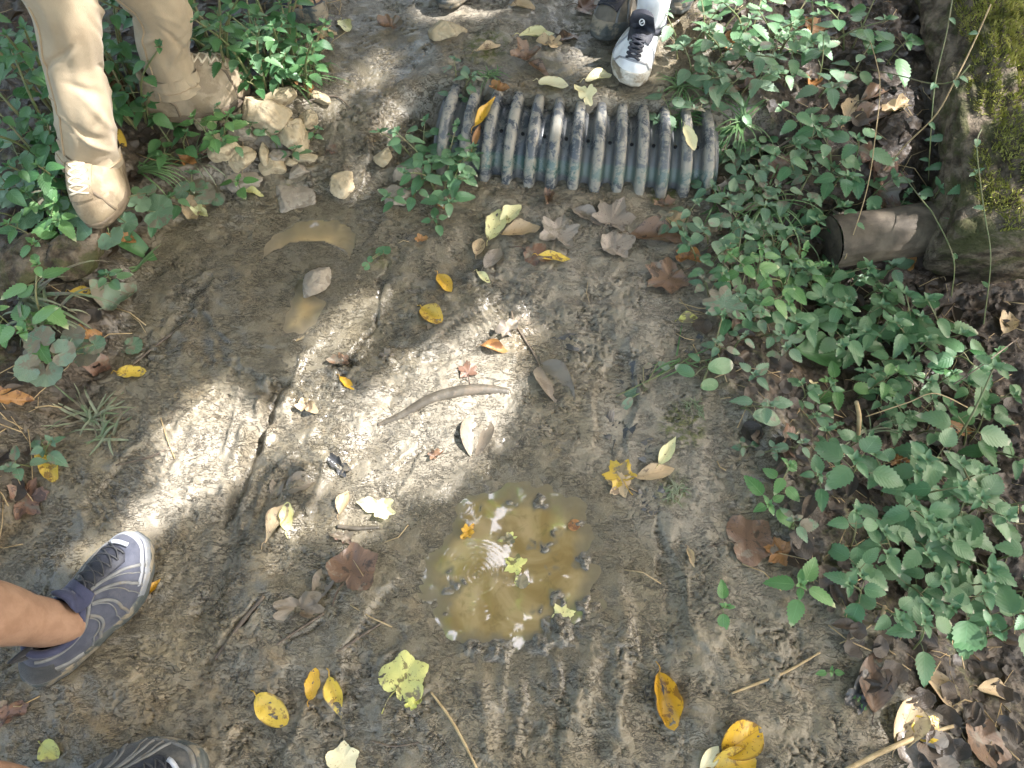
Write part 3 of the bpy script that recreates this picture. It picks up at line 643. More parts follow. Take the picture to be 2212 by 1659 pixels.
# ------------------------------------------------------------------ corrugated pipe
def build_pipe():
    Rr = .150; nrib = 13; mid = (PIPE_A + PIPE_B) / 2
    root = thing('drain_pipe', (mid.x, mid.y, 0), 'black corrugated drain pipe with a green stripe, half buried across the trail', 'drain pipe')
    n = nrib * 18; m = 96; vs = []; fs = []; at_ = []; axis = []
    for i in range(n + 1):
        t = i / n; bx = PIPE_A.x + (PIPE_B.x - PIPE_A.x) * t; by = float(pipe_y(bx)) + .03; bz = -.032 - .012 * t
        axis.append(Vector((bx, by, bz)))
    T = [(axis[min(i + 1, n)] - axis[max(i - 1, 0)]).normalized() for i in range(n + 1)]
    for i in range(n + 1):
        ph = (i / n * nrib) % 1.0; c = math.cos(2 * math.pi * (ph - .5)); rib = 1 / (1 + math.exp(-5.5 * (c + .06)))
        r = Rr - .028 * (1 - rib) + .002 * c
        side = Vector((-T[i].y, T[i].x, 0)).normalized(); up = Vector((0, 0, 1))
        for k in range(m):
            a = 2 * math.pi * k / m                      # 0 = straight up, towards the camera = 0.25..
            wob = 1 + .006 * math.sin(3 * a + i * .05)
            p = axis[i] + (up * math.cos(a) - side * math.sin(a)) * r * wob
            vs.append(p); at_.append((rib, (.5 + .5 * a / math.pi) if a <= math.pi else .5 - .5 * (2 * math.pi - a) / math.pi, i / n))
    for i in range(n):
        for k in range(m): fs.append((i * m + k, i * m + (k + 1) % m, i * m + m + (k + 1) % m, i * m + m + k))
    mb = MB(); mb.add(vs, fs, at_); pbuild(mb, 'corrugated_wall', M['pipe'], root, 'pipe')
    for e in range(1, nrib):
        i = e * 18; side = Vector((-T[i].y, T[i].x, 0)).normalized(); a = .42 + .0 * e
        nrm = Vector((0, 0, 1)) * math.cos(a) - side * math.sin(a); c = axis[i] + nrm * (Rr - .0285)
        u = T[i]; w = nrm.cross(u); hb = MB(); q = []
        for z, rr in ((-.002, .0042), (.0022, .0042)):
            for k in range(12): q.append(c + nrm * z + u * (rr * math.cos(k * math.pi / 6)) + w * (rr * math.sin(k * math.pi / 6)))
        hb.add(q, [tuple(range(12, 24))] + [(k, (k + 1) % 12, 12 + (k + 1) % 12, 12 + k) for k in range(12)])
        pbuild(hb, 'drain_hole', M['hole'], root)
    return root, axis, Rr
PIPE, PIPE_AX, PIPE_R = build_pipe()
def on_pipe(u, v):                                # point on the pipe's crest surface seen at a pixel
    d = Vector(ray(u, v)); o = Vector((0, 0, CAMZ)); best = None
    t = 1.2
    while t < 2.6:
        p = o + d * t; i = min(range(0, len(PIPE_AX), 3), key=lambda k: abs(PIPE_AX[k].x - p.x)); c = PIPE_AX[i]
        if math.hypot(p.y - c.y, p.z - c.z) < PIPE_R + .003: return p, Vector((0, p.y - c.y, p.z - c.z)).normalized()
        t += .002
    return ground(u, v), Vector((0, 0, 1))

# ------------------------------------------------------------------ sticks and twigs
def stick(pix, rad, mat, label, lift=0.0, name='stick', sub=8, sides=9, zs=None, cat='stick', jit=.06, group=None):
    pts = []
    for k, (u, v) in enumerate(pix):
        if zs is None: g = ground(u, v); z = Hs(g.x, g.y, .015) + lift
        else:
            z = zs[k]; g = at(u, v, z)
        pts.append((g.x, g.y, z))
    S = spline(pts, sub); rr = interp(None, rad, len(S)); mb = MB(); tube(mb, S, rr, sides, jit=jit)
    c = S[len(S) // 2]; o = mb.build(name, M[mat], None, tuple(c)); return tag(o, label, cat, group)
stick([(815, 918), (868, 896), (925, 864), (985, 846), (1045, 841), (1100, 846)], [.004, .009, .0125, .0135, .0125, .008], 'stick', 'curved bare stick lying half sunk across the middle of the trail', -.003, 'stick', jit=.03, sides=14)
stick([(465, 1425), (520, 1352), (570, 1288)], [.003, .005, .004], 'twig', 'straight dark twig pressed into the mud right of the blue shoe', .0, 'twig')
stick([(560, 1420), (630, 1370), (700, 1325)], [.0015, .0025, .002], 'twig', 'thin twig beside the big muddy leaf left of the puddle', .001, 'twig')
stick([(660, 1455), (750, 1395), (832, 1340)], [.0018, .0025, .002], 'twig', 'long thin twig running towards the near left of the puddle', .001, 'twig')
stick([(930, 1495), (968, 1545), (1000, 1600), (1032, 1665)], [.0018, .0025, .0025, .002], 'dry_stem', 'long dry stalk from the speckled pale leaf to the bottom edge', .002, 'stalk', cat='stalk')
stick([(1580, 1498), (1640, 1475), (1700, 1450), (1770, 1410)], [.0018, .0025, .0025, .0018], 'dry_stem', 'dry side twig lying on bare mud at the right bank', .003, 'twig')
stick([(1820, 1665), (1900, 1625), (1970, 1595), (2050, 1570)], [.004, .0045, .004, .003], 'dry_stem', 'pale straight stalk in the bottom right leaf litter', .012, 'stalk', cat='stalk')
stick([(1868, 1440), (1890, 1380), (1912, 1310)], [.0035, .004, .004], 'dry_stem', 'leaning dry stalk under the nettles near the bottom right', 0, 'stalk', zs=[-.06, -.03, .03], cat='stalk')
stick([(1854, 940), (1856, 900), (1850, 868)], [.004, .005, .004], 'dry_stem', 'short upright brown stalk below the right hand nettles', 0, 'stalk', zs=[-.03, .01, .05], cat='stalk')
stick([(1105, 672), (1112, 700), (1150, 760), (1165, 790)], [.0015, .0022, .0022, .0015], 'twig', 'thin stem leading to the big muddy oak leaf', .002, 'twig')
stick([(820, 1140), (770, 1142), (730, 1138)], [.003, .005, .004], 'stick', 'short muddy twig below the bleached white leaf', .002, 'twig')
stick([(285, 790), (350, 738), (415, 690)], [.002, .003, .002], 'twig', 'thin twig pressed in the wet mud by the yellow leaf on the left', .0, 'twig')
stick([(250, 1005), (330, 985), (380, 960)], [.0015, .0022, .0015], 'twig', 'bent thin twig lying by the left sun patch', .003, 'twig')
stick([(1330, 860), (1390, 830), (1440, 805), (1490, 775)], [.0012, .0016, .0016, .0012], 'stem', 'thin green stalk trailing onto the trail from the broad leaved weed', .006, 'stalk', cat='stalk')
stick([(640, 230), (720, 210), (760, 240)], [.0015, .002, .0015], 'twig', 'fine twig between the stone heap and the pale stone', .006, 'twig')
stick([(1830, 500), (1780, 505), (1700, 520)], [.003, .003, .002], 'dry_stem', 'dry stalk lying by the end of the short cut log', .02, 'stalk', cat='stalk')
stick([(1660, 345), (1730, 300), (1770, 262)], [.002, .003, .002], 'twig', 'slanting twig among the weeds right of the pipe', .03, 'twig')
stick([(800, 1600), (850, 1612), (905, 1604)], [.0015, .0015, .0012], 'twig', 'hair thin twig near the bottom edge below the speckled pale leaf', .003, 'twig')

# ------------------------------------------------------------------ mossy log, short cut log, stump
def build_log():
    a = at(2150, 545, .04); b = at(2070, -10, .13); d = (b - a); b2 = a + d * 1.9; a = a - d * .02
    pts = [a + (b2 - a) * t + Vector((.02 * math.sin(t * 5), 0, .02 * math.sin(t * 7))) for t in np.linspace(0, 1, 130)]
    root = thing('mossy_log', (a.x, a.y, -.1), 'thick fallen log with green moss on its bark, at the right edge', 'log')
    fr = frames(pts); m = 110; vs = []; fs = []; RAD = .132
    def surf(i, k):
        p, t, n, bb = fr[i]; q = 2 * math.pi * k / m; L = i / (len(fr) - 1)
        r = RAD * (1 - .52 * min(L, .56)) * (1 + .05 * math.sin(2 * q + 1) + .03 * math.sin(5 * q + L * 6))
        c, s_ = math.cos(q), math.sin(q)
        ridge = float(pnoise(q * 5.0 + .4 * math.sin(L * 9), L * 16, 7)); ridge2 = float(pnoise(q * 14, L * 60, 8)); big = float(pnoise(q * 1.6, L * 9, 12))
        r += .010 * (1 - abs(ridge) * 2) + .005 * ridge2 + .018 * big
        if i == 0: r *= .96
        return p + n * (c * r) + bb * (s_ * r), (n * c + bb * s_)
    for i in range(len(fr)):
        for k in range(m): vs.append(surf(i, k)[0])
    for i in range(len(fr) - 1):
        for k in range(m): fs.append((i * m + k, i * m + (k + 1) % m, i * m + m + (k + 1) % m, i * m + m + k))
    fs.append(tuple(range(m - 1, -1, -1))); fs.append(tuple(range((len(fr) - 1) * m, len(fr) * m)))
    mb = MB(); mb.add(vs, fs); pbuild(mb, 'bark', M['bark'], root)
    # moss: thousands of short shoots where the cushion grows
    mo = MB(); rr = random.Random(5); sh = MB()
    def mossy(L, q, P):
        up = P.z; right = P.x
        v = float(pnoise(q * 2.2, L * 13, 31)) + .5 * float(pnoise(q * 6, L * 40, 32))
        return v + .75 * right + .45 * up + .22 - (.15 if L < .10 else 0)
    cush = set()
    for _ in range(75000):
        L = rr.random() * .62; i = int(L * (len(fr) - 1)); k = rr.random() * m
        p, n = surf(i, k)
        if n.z < -.35 or n.x < -.75: continue
        q = 2 * math.pi * k / m
        if mossy(L, q, n) < rr.uniform(-.04, .10): continue
        L2 = Vector(fr[i][1]) * rr.uniform(-.004, .004); p = p + L2
        h = rr.uniform(.006, .016); w = rr.uniform(.0014, .0024); dirn = (n + Vector((rr.uniform(-1, 1), rr.uniform(-1, 1), rr.uniform(-1, .4))) * .7).normalized()
        s_ = dirn.cross(Vector((rr.random(), rr.random(), rr.random()))).normalized()
        o = len(mo.v); c = p - n * .002
        mo.v.extend([tuple(c - s_ * w), tuple(c + s_ * w), tuple(c + dirn * h)]); mo.f.append((o, o + 1, o + 2)); mo.a.extend([(0, 0, 0)] * 3)
    pbuild(mo, 'moss', M['moss'], root, smooth=False)
    return root
LOG = build_log()
def short_log():
    a = at(1796, 522, -.015); b = at(2040, 488, -.01); b = b + (b - a) * .35
    root = thing('cut_log', (a.x, a.y, -.08), 'short weathered cut log with a dark sawn end, tucked under the mossy log', 'log')
    pts = [a + (b - a) * t for t in np.linspace(0, 1, 40)]; fr = frames(pts); m = 64; vs = []; fs = []; RAD = .062
    for i, (p, t, n, bb) in enumerate(fr):
        for k in range(m):
            q = 2 * math.pi * k / m
            r = RAD * (1 + .02 * math.sin(3 * q)) + .0025 * float(pnoise(q * 9, i * .12, 3)) + .0012 * float(pnoise(q * 25, i * .3, 4))
            crk = abs(((q - 2.0 + .05 * math.sin(i * .3)) + math.pi) % (2 * math.pi) - math.pi); r -= .010 * math.exp(-(crk / .05) ** 2)
            if i == 0: r *= .97
            vs.append(p + n * (math.cos(q) * r) + bb * (math.sin(q) * r))
    for i in range(len(fr) - 1):
        for k in range(m): fs.append((i * m + k, i * m + (k + 1) % m, i * m + m + (k + 1) % m, i * m + m + k))
    fs.append(tuple(range((len(fr) - 1) * m, len(fr) * m)))
    mb = MB(); mb.add(vs, fs); pbuild(mb, 'wood', M['log_wood'], root)
    eb = MB(); p, t, n, bb = fr[0]; ev = [p - t * .001]; ef = []
    for j in range(1, 6):
        for k in range(m):
            q = 2 * math.pi * k / m; r = RAD * .965 * j / 5; ev.append(p - t * (.002 + .0015 * (j % 2)) + n * (math.cos(q) * r) + bb * (math.sin(q) * r))
    for k in range(m): ef.append((0, 1 + (k + 1) % m, 1 + k))
    for j in range(4):
        for k in range(m): o = 1 + j * m; ef.append((o + k, o + (k + 1) % m, o + m + (k + 1) % m, o + m + k))
    eb.add(ev, ef); pbuild(eb, 'sawn_end', M['log_end'], root)
short_log()
def stump():
    a = at(245, 268, .07); m = 60; n = 26; vs = []; fs = []; top = .20
    for i in range(n + 1):
        t = i / n
        for k in range(m):
            q = 2 * math.pi * k / m; jag = .06 * float(pnoise(q * 2.2, 3.0, 5)) + .035 * float(pnoise(q * 7, 1.0, 6))
            z = (top + jag) * t - .03; r = .062 * (1.35 - .5 * t ** .6) + .012 * float(pnoise(q * 4, t * 2, 2)) + .007 * float(pnoise(q * 12, t * 4, 9))
            vs.append((a.x + math.cos(q) * r, a.y + math.sin(q) * r * .8 + .02 * t, .07 + z))
    for i in range(n):
        for k in range(m): fs.append((i * m + k, i * m + (k + 1) % m, i * m + m + (k + 1) % m, i * m + m + k))
    c = len(vs); vs.append((a.x, a.y + .02, .07 + top - .09)); 
    for k in range(m): fs.append((n * m + k, n * m + (k + 1) % m, c))
    mb = MB(); mb.add(vs, fs); o = mb.build('tree_stump', M['stump'], None, (a.x, a.y, .06)); tag(o, 'small rotten jagged stump between the khaki trouser legs', 'stump')
stump()
# ------------------------------------------------------------------ shoes, legs, trousers, people
class Shoe:
    def __init__(s, heel, yaw, L=.29, W=.105, right=1, open_h=(.098, .066, .088), open_x=.105, open_r=(.056, .036), pitch=0.0, toe_h=1.0, thick=.027, roll=0.0):
        s.heel = Vector(heel); s.yaw = yaw; s.L = L; s.W = W; s.right = right; s.oh = open_h; s.ox = open_x; s.orad = open_r; s.pitch = pitch; s.th = toe_h; s.thick = thick; s.roll = roll
        s.R = Matrix.Rotation(yaw, 3, 'Z') @ Matrix.Rotation(-pitch, 3, 'Y') @ Matrix.Rotation(roll, 3, 'X')
    def w(s, p): return s.R @ Vector(p) + s.heel
    def outline(s, th, k=1.0):
        x = .5 + .5 * math.cos(th); sg = math.sin(th)
        hw = float(np.interp(x, [0, .12, .3, .45, .62, .74, .86, 1.0], [.70, .72, .68, .70, .93, 1.0, .96, .80])) * s.W * .5
        y = math.copysign(abs(sg) ** .62, sg) * hw
        bend = s.right * .012 * math.sin(math.pi * min(1, x * 1.05)) - s.right * .010 * max(0, x - .62) / .38
        return (s.L * .5 + (x - .5) * s.L * k + .0, y * k + bend)
    def spring(s, x): return .014 * max(0, (x / s.L - .72) / .28) ** 1.6 + .004 * max(0, (.10 - x / s.L) / .1)
    def surf(s, th, t):
        t = min(1.0, max(0.0, t))
        bx, by = s.outline(th, .965)
        ct = math.cos(th); ox = s.ox + s.orad[0] * ct; oy = s.orad[1] * math.sin(th)
        zo = s.oh[1] + (s.oh[0] - s.oh[1]) * max(0, ct) ** 1.5 + (s.oh[2] - s.oh[1]) * max(0, -ct) ** 2
        front = max(0, ct)
        e = t ** (1.25 + .75 * front); z0 = s.thick * .8 + s.spring(bx)
        z = z0 + (zo - z0) * (1 - (1 - t) ** (1.15 + .55 * front * s.th))
        bulge = .004 * math.sin(math.pi * t) * (1 - .4 * front)
        x = bx + (ox - bx) * e; y = by + (oy - by) * e
        l = math.hypot(bx - s.L * .45, by) + 1e-6
        x += bulge * (bx - s.L * .45) / l; y += bulge * by / l
        # instep saddle: pull the sides of the vamp in
        return Vector((x, y, z))
    def nrm(s, th, t):
        a = s.surf(th + .02, t) - s.surf(th - .02, t); b = s.surf(th, min(1, t + .02)) - s.surf(th, max(0, t - .02)); n = a.cross(b)
        if n.length < 1e-9: return Vector((0, 0, 1))
        n.normalize(); c = s.surf(th, t) - Vector((s.L * .4, 0, .02))
        return n if n.dot(c) > 0 else -n
    def build(s, name, root, mats):
        # sole
        m = 96; rings = [(.90, .0, 0), (.985, .003, 1), (1.0, .011, 1), (.985, .013, 0), (1.0, .016, 0), (.995, s.thick, 0), (.95, s.thick + .004, 0), (.5, s.thick + .004, 0)]
        vs = []; fs = []
        for k, z, lug in rings:
            for i in range(m):
                th = 2 * math.pi * i / m; kk = k * (.985 if lug and (i // 3) % 2 else 1.0)
                x, y = s.outline(th, kk); vs.append(s.w((x, y, z + s.spring(x))))
        for j in range(len(rings) - 1):
            for i in range(m): fs.append((j * m + i, j * m + (i + 1) % m, j * m + m + (i + 1) % m, j * m + m + i))
        fs.append(tuple(range(m - 1, -1, -1))); mb = MB(); mb.add(vs, fs)
        # upper
        up = MB(); n = 26; vs = []; fs = []; m = 120
        for j in range(n + 1):
            for i in range(m):
                th = 2 * math.pi * i / m; p = s.surf(th, j / n); wr = .0011 * float(pnoise(p.x * 55, p.y * 55 + p.z * 40, 3)); q = p + s.nrm(th, j / n) * wr
                if .25 < j / n < .7 and abs(((th + math.pi) % (2 * math.pi)) - math.pi) < 1.2: q = q + Vector((0, 0, .0012 * math.sin(p.x * 210)))
                vs.append(s.w(q))
        for j in range(n):
            for i in range(m): fs.append((j * m + i, j * m + (i + 1) % m, j * m + m + (i + 1) % m, j * m + m + i))
        up.add(vs, fs); u = pbuild(up, name, mats['upper'], root)
        pbuild(mb, 'sole', mats['sole'], u)
        s.u = u
        col = MB(); ring = [s.w(s.surf(2 * math.pi * i / 60, 1.0) + Vector((0, 0, .001))) for i in range(61)]; tube(col, ring, mats.get('collar_r', .006), 8, False)
        # lining goes down inside
        lv = []; lf = []
        for j, (q, dz) in enumerate(((1.0, 0), (.93, -.02), (.85, -.05))):
            for i in range(60):
                p = s.surf(2 * math.pi * i / 60, 1.0); c = Vector((s.ox, 0, p.z)); lv.append(s.w(c + (p - c) * q + Vector((0, 0, dz))))
        for j in range(2):
            for i in range(60): lf.append((j * 60 + i, j * 60 + 60 + i, j * 60 + 60 + (i + 1) % 60, j * 60 + (i + 1) % 60))
        lf.append(tuple(range(120, 180))); col.add(lv, lf); pbuild(col, 'padded_collar', mats['lining'], u)
        return u
    def patch(s, name, mat, th0, th1, t0, t1, off=.0022, edge=None, nu=28, nv=12):
        vs = []; fs = []
        for j in range(nv + 1):
            for i in range(nu + 1):
                a = i / nu; b = j / nv; th = th0 + (th1 - th0) * a; top = t1(th) if callable(t1) else t1; bot = t0(th) if callable(t0) else t0
                t = bot + (top - bot) * b; d = off * (1 if 0 < i < nu and 0 < j < nv else -.6); vs.append(s.w(s.surf(th, t) + s.nrm(th, t) * d))
        for j in range(nv):
            for i in range(nu): o = j * (nu + 1) + i; fs.append((o, o + 1, o + nu + 2, o + nu + 1))
        mb = MB(); mb.add(vs, fs); return pbuild(mb, name, mat, s.u)
    def ribbon(s, mb, path, width, off=.0022):
        P = []
        for k in range(len(path) - 1):
            for q in range(8):
                f = q / 8; P.append((path[k][0] * (1 - f) + path[k + 1][0] * f, path[k][1] * (1 - f) + path[k + 1][1] * f))
        P.append(path[-1]); pts = [s.surf(a, b) for a, b in P]; nn = [s.nrm(a, b) for a, b in P]; vs = []; fs = []; n = len(P)
        for i in range(n):
            d = (pts[min(i + 1, n - 1)] - pts[max(i - 1, 0)]).normalized(); sd = nn[i].cross(d).normalized()
            wd = width * (1 if not hasattr(width, '__len__') else 1)
            for y, z in ((-.5, -.001), (-.42, off), (.42, off), (.5, -.001)): vs.append(s.w(pts[i] + sd * (y * wd) + nn[i] * z))
        for i in range(n - 1):
            for k in range(3): fs.append((i * 4 + k, i * 4 + 4 + k, i * 4 + 5 + k, i * 4 + 1 + k))
        mb.add(vs, fs)
    def lace(s, mat, rows=5, t0=.45, t1=.88, half=.30, r=.0019, cross=True, name='laces', spread=None):
        mb = MB()
        for k in range(rows):
            t = t0 + (t1 - t0) * k / (rows - 1); t2 = t0 + (t1 - t0) * min(rows - 1, k + 1) / (rows - 1)
            h = half(t) if callable(half) else half; h2 = half(t2) if callable(half) else half
            def path(a, ta, b, tb):
                out = []
                for q in range(9):
                    f = q / 8; th = a + (b - a) * f; tt = ta + (tb - ta) * f; out.append(s.w(s.surf(th, tt) + s.nrm(th, tt) * (.0045 + .003 * math.sin(math.pi * f))))
                return out
            if cross and k < rows - 1: tube(mb, path(-h, t, h2, t2), r, 6); tube(mb, path(h, t, -h2, t2), r, 6)
            else: tube(mb, path(-h, t, h, t), r, 6)
        return pbuild(mb, name, mat, s.u)
    def tongue(s, mat, lift=.035, back=.0, width=.026, t0=.35, thick=.006):
        pts = [s.surf(0, t) + Vector((0, 0, .002)) for t in np.linspace(t0, 1, 8)]; e = pts[-1]
        pts += [e + Vector((-.006 + back * .4, 0, lift * .45)), e + Vector((-.004 + back, 0, lift))]
        vs = []; fs = []; m = 20; n = len(pts)
        for i, p in enumerate(pts):
            d = (pts[min(i + 1, n - 1)] - pts[max(0, i - 1)]).normalized(); nn = Vector((-d.z, 0, d.x)); nn = nn if nn.z > 0 or nn.x > 0 else -nn
            k = 1.0 if i < n - 1 else .8; w_ = width * (1 + .25 * i / n) * k
            for q in range(m):
                a = 2 * math.pi * q / m; y = math.cos(a) * w_; vs.append(s.w(p + Vector((0, y, 0)) + nn * (math.sin(a) * thick * k - .35 * y * y / width)))
        for i in range(n - 1):
            for q in range(m): fs.append((i * m + q, i * m + (q + 1) % m, i * m + m + (q + 1) % m, i * m + m + q))
        fs.append(tuple(range((n - 1) * m, n * m))); mb = MB(); mb.add(vs, fs); return pbuild(mb, 'tongue', mat, s.u)

def limb(mb, pts, sub=8, m=36, bump=None):                    # pts: (pos, rx, ry) ; one continuous tapering surface
    P = spline([p[0] for p in pts], sub); n = len(P); rx = interp(None, [p[1] for p in pts], n); ry = interp(None, [p[2] for p in pts], n)
    vs = []; fs = []; fr = frames(P)
    for i, (p, t, a, b) in enumerate(fr):
        X = Vector((1, 0, 0)); X = (X - t * X.dot(t)).normalized(); Y = t.cross(X)
        for k in range(m):
            q = 2 * math.pi * k / m; c = math.cos(q); s_ = math.sin(q); r = 1.0
            if bump: r += bump(i / (n - 1), q)
            vs.append(p + X * (c * rx[i] * r) + Y * (s_ * ry[i] * r))
    for i in range(n - 1):
        for k in range(m): fs.append((i * m + k, i * m + (k + 1) % m, i * m + m + (k + 1) % m, i * m + m + k))
    fs.append(tuple(range(m - 1, -1, -1))); fs.append(tuple(range((n - 1) * m, n * m))); mb.add(vs, fs)

def trouser_leg(mb, pts, seed, m=120, n=170, seams=None):
    P = spline([p[0] for p in pts], 12); k = np.linspace(0, len(P) - 1, n); idx = [int(x) for x in k]
    L = [0]
    PP = []
    for x in k:
        i = min(int(x), len(P) - 2); PP.append(P[i].lerp(P[i + 1], x - i))
    for i in range(1, n): L.append(L[-1] + (PP[i] - PP[i - 1]).length)
    rr = interp(None, [p[1] for p in pts], n); rnd = random.Random(seed); cre = []
    for c in range(38):
        cre.append((rnd.uniform(.01, .62) ** 1.25, rnd.uniform(0, 6.28), rnd.choice((-1, 1)) * rnd.uniform(.02, .075), rnd.uniform(.006, .012), rnd.uniform(-.008, .010), rnd.uniform(.6, 1.5)))
    fr = frames(PP); vs = []; th_g = [2 * math.pi * q / m for q in range(m)]; rows = []
    for i, (p, t, a, b) in enumerate(fr):
        X = Vector((1, 0, 0)); X = (X - t * X.dot(t)).normalized(); Y = t.cross(X); s = L[i]; row = []
        for q in th_g:
            r = rr[i]
            for s0, q0, sl, wd, am, win in cre:
                dq = (q - q0 + math.pi) % (2 * math.pi) - math.pi
                if abs(dq) > win: continue
                e = (s - s0 - sl * dq) / wd
                if abs(e) < 3: r += am * math.exp(-e * e) * math.cos(dq / win * math.pi / 2) ** 2 * (1 - .25 * e)
            r += .004 * float(pnoise(math.cos(q) * 2 + seed, s * 9 + math.sin(q) * 2, seed)) + .0022 * math.sin(s * 60 + 3 * math.sin(q * 2)) * max(0, 1 - s / .10)
            if s < .024: r += .0028
            z = p + X * (math.cos(q) * r) + Y * (math.sin(q) * r)
            row.append(z)
        rows.append(row); vs.extend(row)
    fs = []
    for i in range(n - 1):
        for q in range(m): fs.append((i * m + q, i * m + (q + 1) % m, i * m + m + (q + 1) % m, i * m + m + q))
    # inside of the hem
    o = len(vs)
    for dz, sc in ((.0, .965), (.05, .93)):
        for q in range(m):
            c = PP[0]; v = rows[0][q]; vs.append(c + (v - c) * sc + fr[0][1] * dz)
    for q in range(m): fs.append((q, o + q, o + (q + 1) % m, (q + 1) % m)); fs.append((o + q, o + m + q, o + m + (q + 1) % m, o + (q + 1) % m))
    fs.append(tuple(range((n - 1) * m, n * m))); mb.add(vs, fs); return rows, L

def shoe_from_px(hu, hv, tu, tv, L, z=None, toe_at=True, **k):
    g = ground(tu, tv); h = ground(hu, hv); yaw = math.atan2(g.y - h.y, g.x - h.x)
    c = g - Vector((math.cos(yaw), math.sin(yaw), 0)) * (L * .5); zz = z if z is not None else Hs(c.x, c.y, .07)
    g = at(tu, tv, zz + .012); h = at(hu, hv, zz + .012); yaw = math.atan2(g.y - h.y, g.x - h.x)
    return Shoe((g.x - math.cos(yaw) * L, g.y - math.sin(yaw) * L, zz), yaw, L, **k)

# ---- blue trail shoes with bare legs, bottom left
def trail_shoe(root, s, name='trail_shoe', dark=False):
    mt = dict(upper=M['char'] if dark else M['navy'], sole=M['sole_dark'], lining=M['navy_lining'], collar_r=.0075)
    s.build(name, root, mt)
    s.patch('toe_bumper', M['sole_dark'] if dark else M['toe_rubber'], -1.15, 1.15, -.02, lambda th: .15 + .05 * math.cos(th * 1.2), .003, nu=40)
    s.patch('toe_band', M['grey_overlay'] if dark else M['silver_overlay'], -1.0, 1.0, lambda th: .18 + .05 * math.cos(th * 1.2), lambda th: .26 + .05 * math.cos(th * 1.4), .0026, nu=40, nv=5)
    st = MB()
    for sg in (-1, 1):
        for th, tw in ((.70, .46), (.98, .66), (1.35, .92), (1.75, 1.25)):
            s.ribbon(st, [(sg * th, .10), (sg * (th * .72 + tw * .28) , .40), (sg * (tw + .06), .68), (sg * tw * .86, .90)], .0060)
            s.ribbon(st, [(sg * (th + .12), .10), (sg * (th * .72 + tw * .28 + .10), .42), (sg * (tw + .10), .70), (sg * tw * .9, .90)], .0022)
        s.ribbon(st, [(sg * .55, .88), (sg * .75, .93), (sg * 1.1, .93), (sg * 1.6, .90), (sg * 2.2, .82), (sg * 2.8, .80)], .006)
        s.ribbon(st, [(sg * 2.0, .10), (sg * 2.4, .38), (sg * 2.9, .5)], .012)
    pbuild(st, 'side_overlay', M['grey_overlay'], s.u)
    s.patch('heel_counter', M['grey_overlay'] if dark else M['char'], 2.35, 2 * math.pi - 2.35, .02, lambda th: .62 + .1 * math.cos(th * 2), .003, nu=36)
    s.patch('lace_panel', M['black_shoe'], -.46, .46, .52, .97, .0018)
    s.lace(M['lace_dark'], 6, .54, .95, lambda t: .16 + .30 * t ** 2, .0014)
    s.tongue(M['navy_lining'], .020, -.004, .026, .93, .0085)
    tg = MB(); p = [s.w(s.surf(.08 * k, .50 + .02 * k) + s.nrm(0, .5) * .008) for k in (-2, -1, 0, 1, 2)]; tube(tg, p, .0042, 8); pbuild(tg, 'lace_toggle', M['lace_toggle'], s.u)
    hl = MB(); e = s.surf(math.pi, 1.0); tube(hl, [s.w(e + Vector((.004, 0, -.02))), s.w(e + Vector((-.012, 0, .004))), s.w(e + Vector((-.020, 0, .022))), s.w(e + Vector((-.006, 0, .012))), s.w(e + Vector((.008, 0, .002)))], .004, 8, flat=2.2); pbuild(hl, 'heel_loop', M['black_cloth'], s.u)

def person_e():
    s1 = shoe_from_px(62, 1482, 330, 1168, .305, right=-1, W=.126, open_x=.105)
    s2 = shoe_from_px(80, 1790, 454, 1630, .305, right=1, W=.126)
    root = thing('person', (float(s1.heel.x), float(s1.heel.y), 0), 'person with bare tanned legs in blue grey trail shoes at the bottom left', 'person')
    body = MB()
    hip = Vector((-1.12, .06, .92))
    tops = []
    for s, kx in ((s1, .02), (s2, -.02)):
        a = s.w((s.ox + .012, 0, .035)); an = s.w((s.ox, 0, .085)); up = Vector((-.005, -.01, 0)); hp = hip + Vector((0, .09 if s is s1 else -.09, 0))
        knee = an.lerp(hp, .5) + Vector((.04, .03, 0)); knee.z = .50
        calf = an.lerp(knee, .55) + Vector((-.012, -.014, 0)); lo = an.lerp(knee, .14)
        def bump(t, q): return .10 * math.exp(-((t - .10) / .035) ** 2) * (math.cos(q * 2) * .9) + .02 * math.cos(3 * q + 5 * t) * (t < .6)
        limb(body, [(a, .036, .034), (an, .044, .040), (lo, .043, .042), (an.lerp(knee, .32), .052, .054), (calf, .062, .064), (an.lerp(knee, .8), .050, .050), (knee, .056, .058), (knee.lerp(hp, .45), .068, .070), (hp, .085, .085)], bump=bump)
    tube(body, [hip + Vector((0, -.1, 0)), hip + Vector((0, .1, 0))], .085, 20)
    pbuild(body, 'body', M['skin'], root)
    sh = MB()
    for s, kx in ((s1, .09), (s2, -.09)):
        an = s.w((s.ox, 0, .085)); hp = hip + Vector((0, kx, 0)); kn = an.lerp(hp, .5) + Vector((.04, .03, 0)); kn.z = .50
        limb(sh, [(kn.lerp(hp, .12), .095, .10), (kn.lerp(hp, .5), .10, .105), (hp + Vector((0, 0, .06)), .115, .115)])
    pbuild(sh, 'shorts', M['black_cloth'], root)
    trail_shoe(root, s1); trail_shoe(root, s2, dark=True)
    return s1, s2
E1, E2 = person_e()

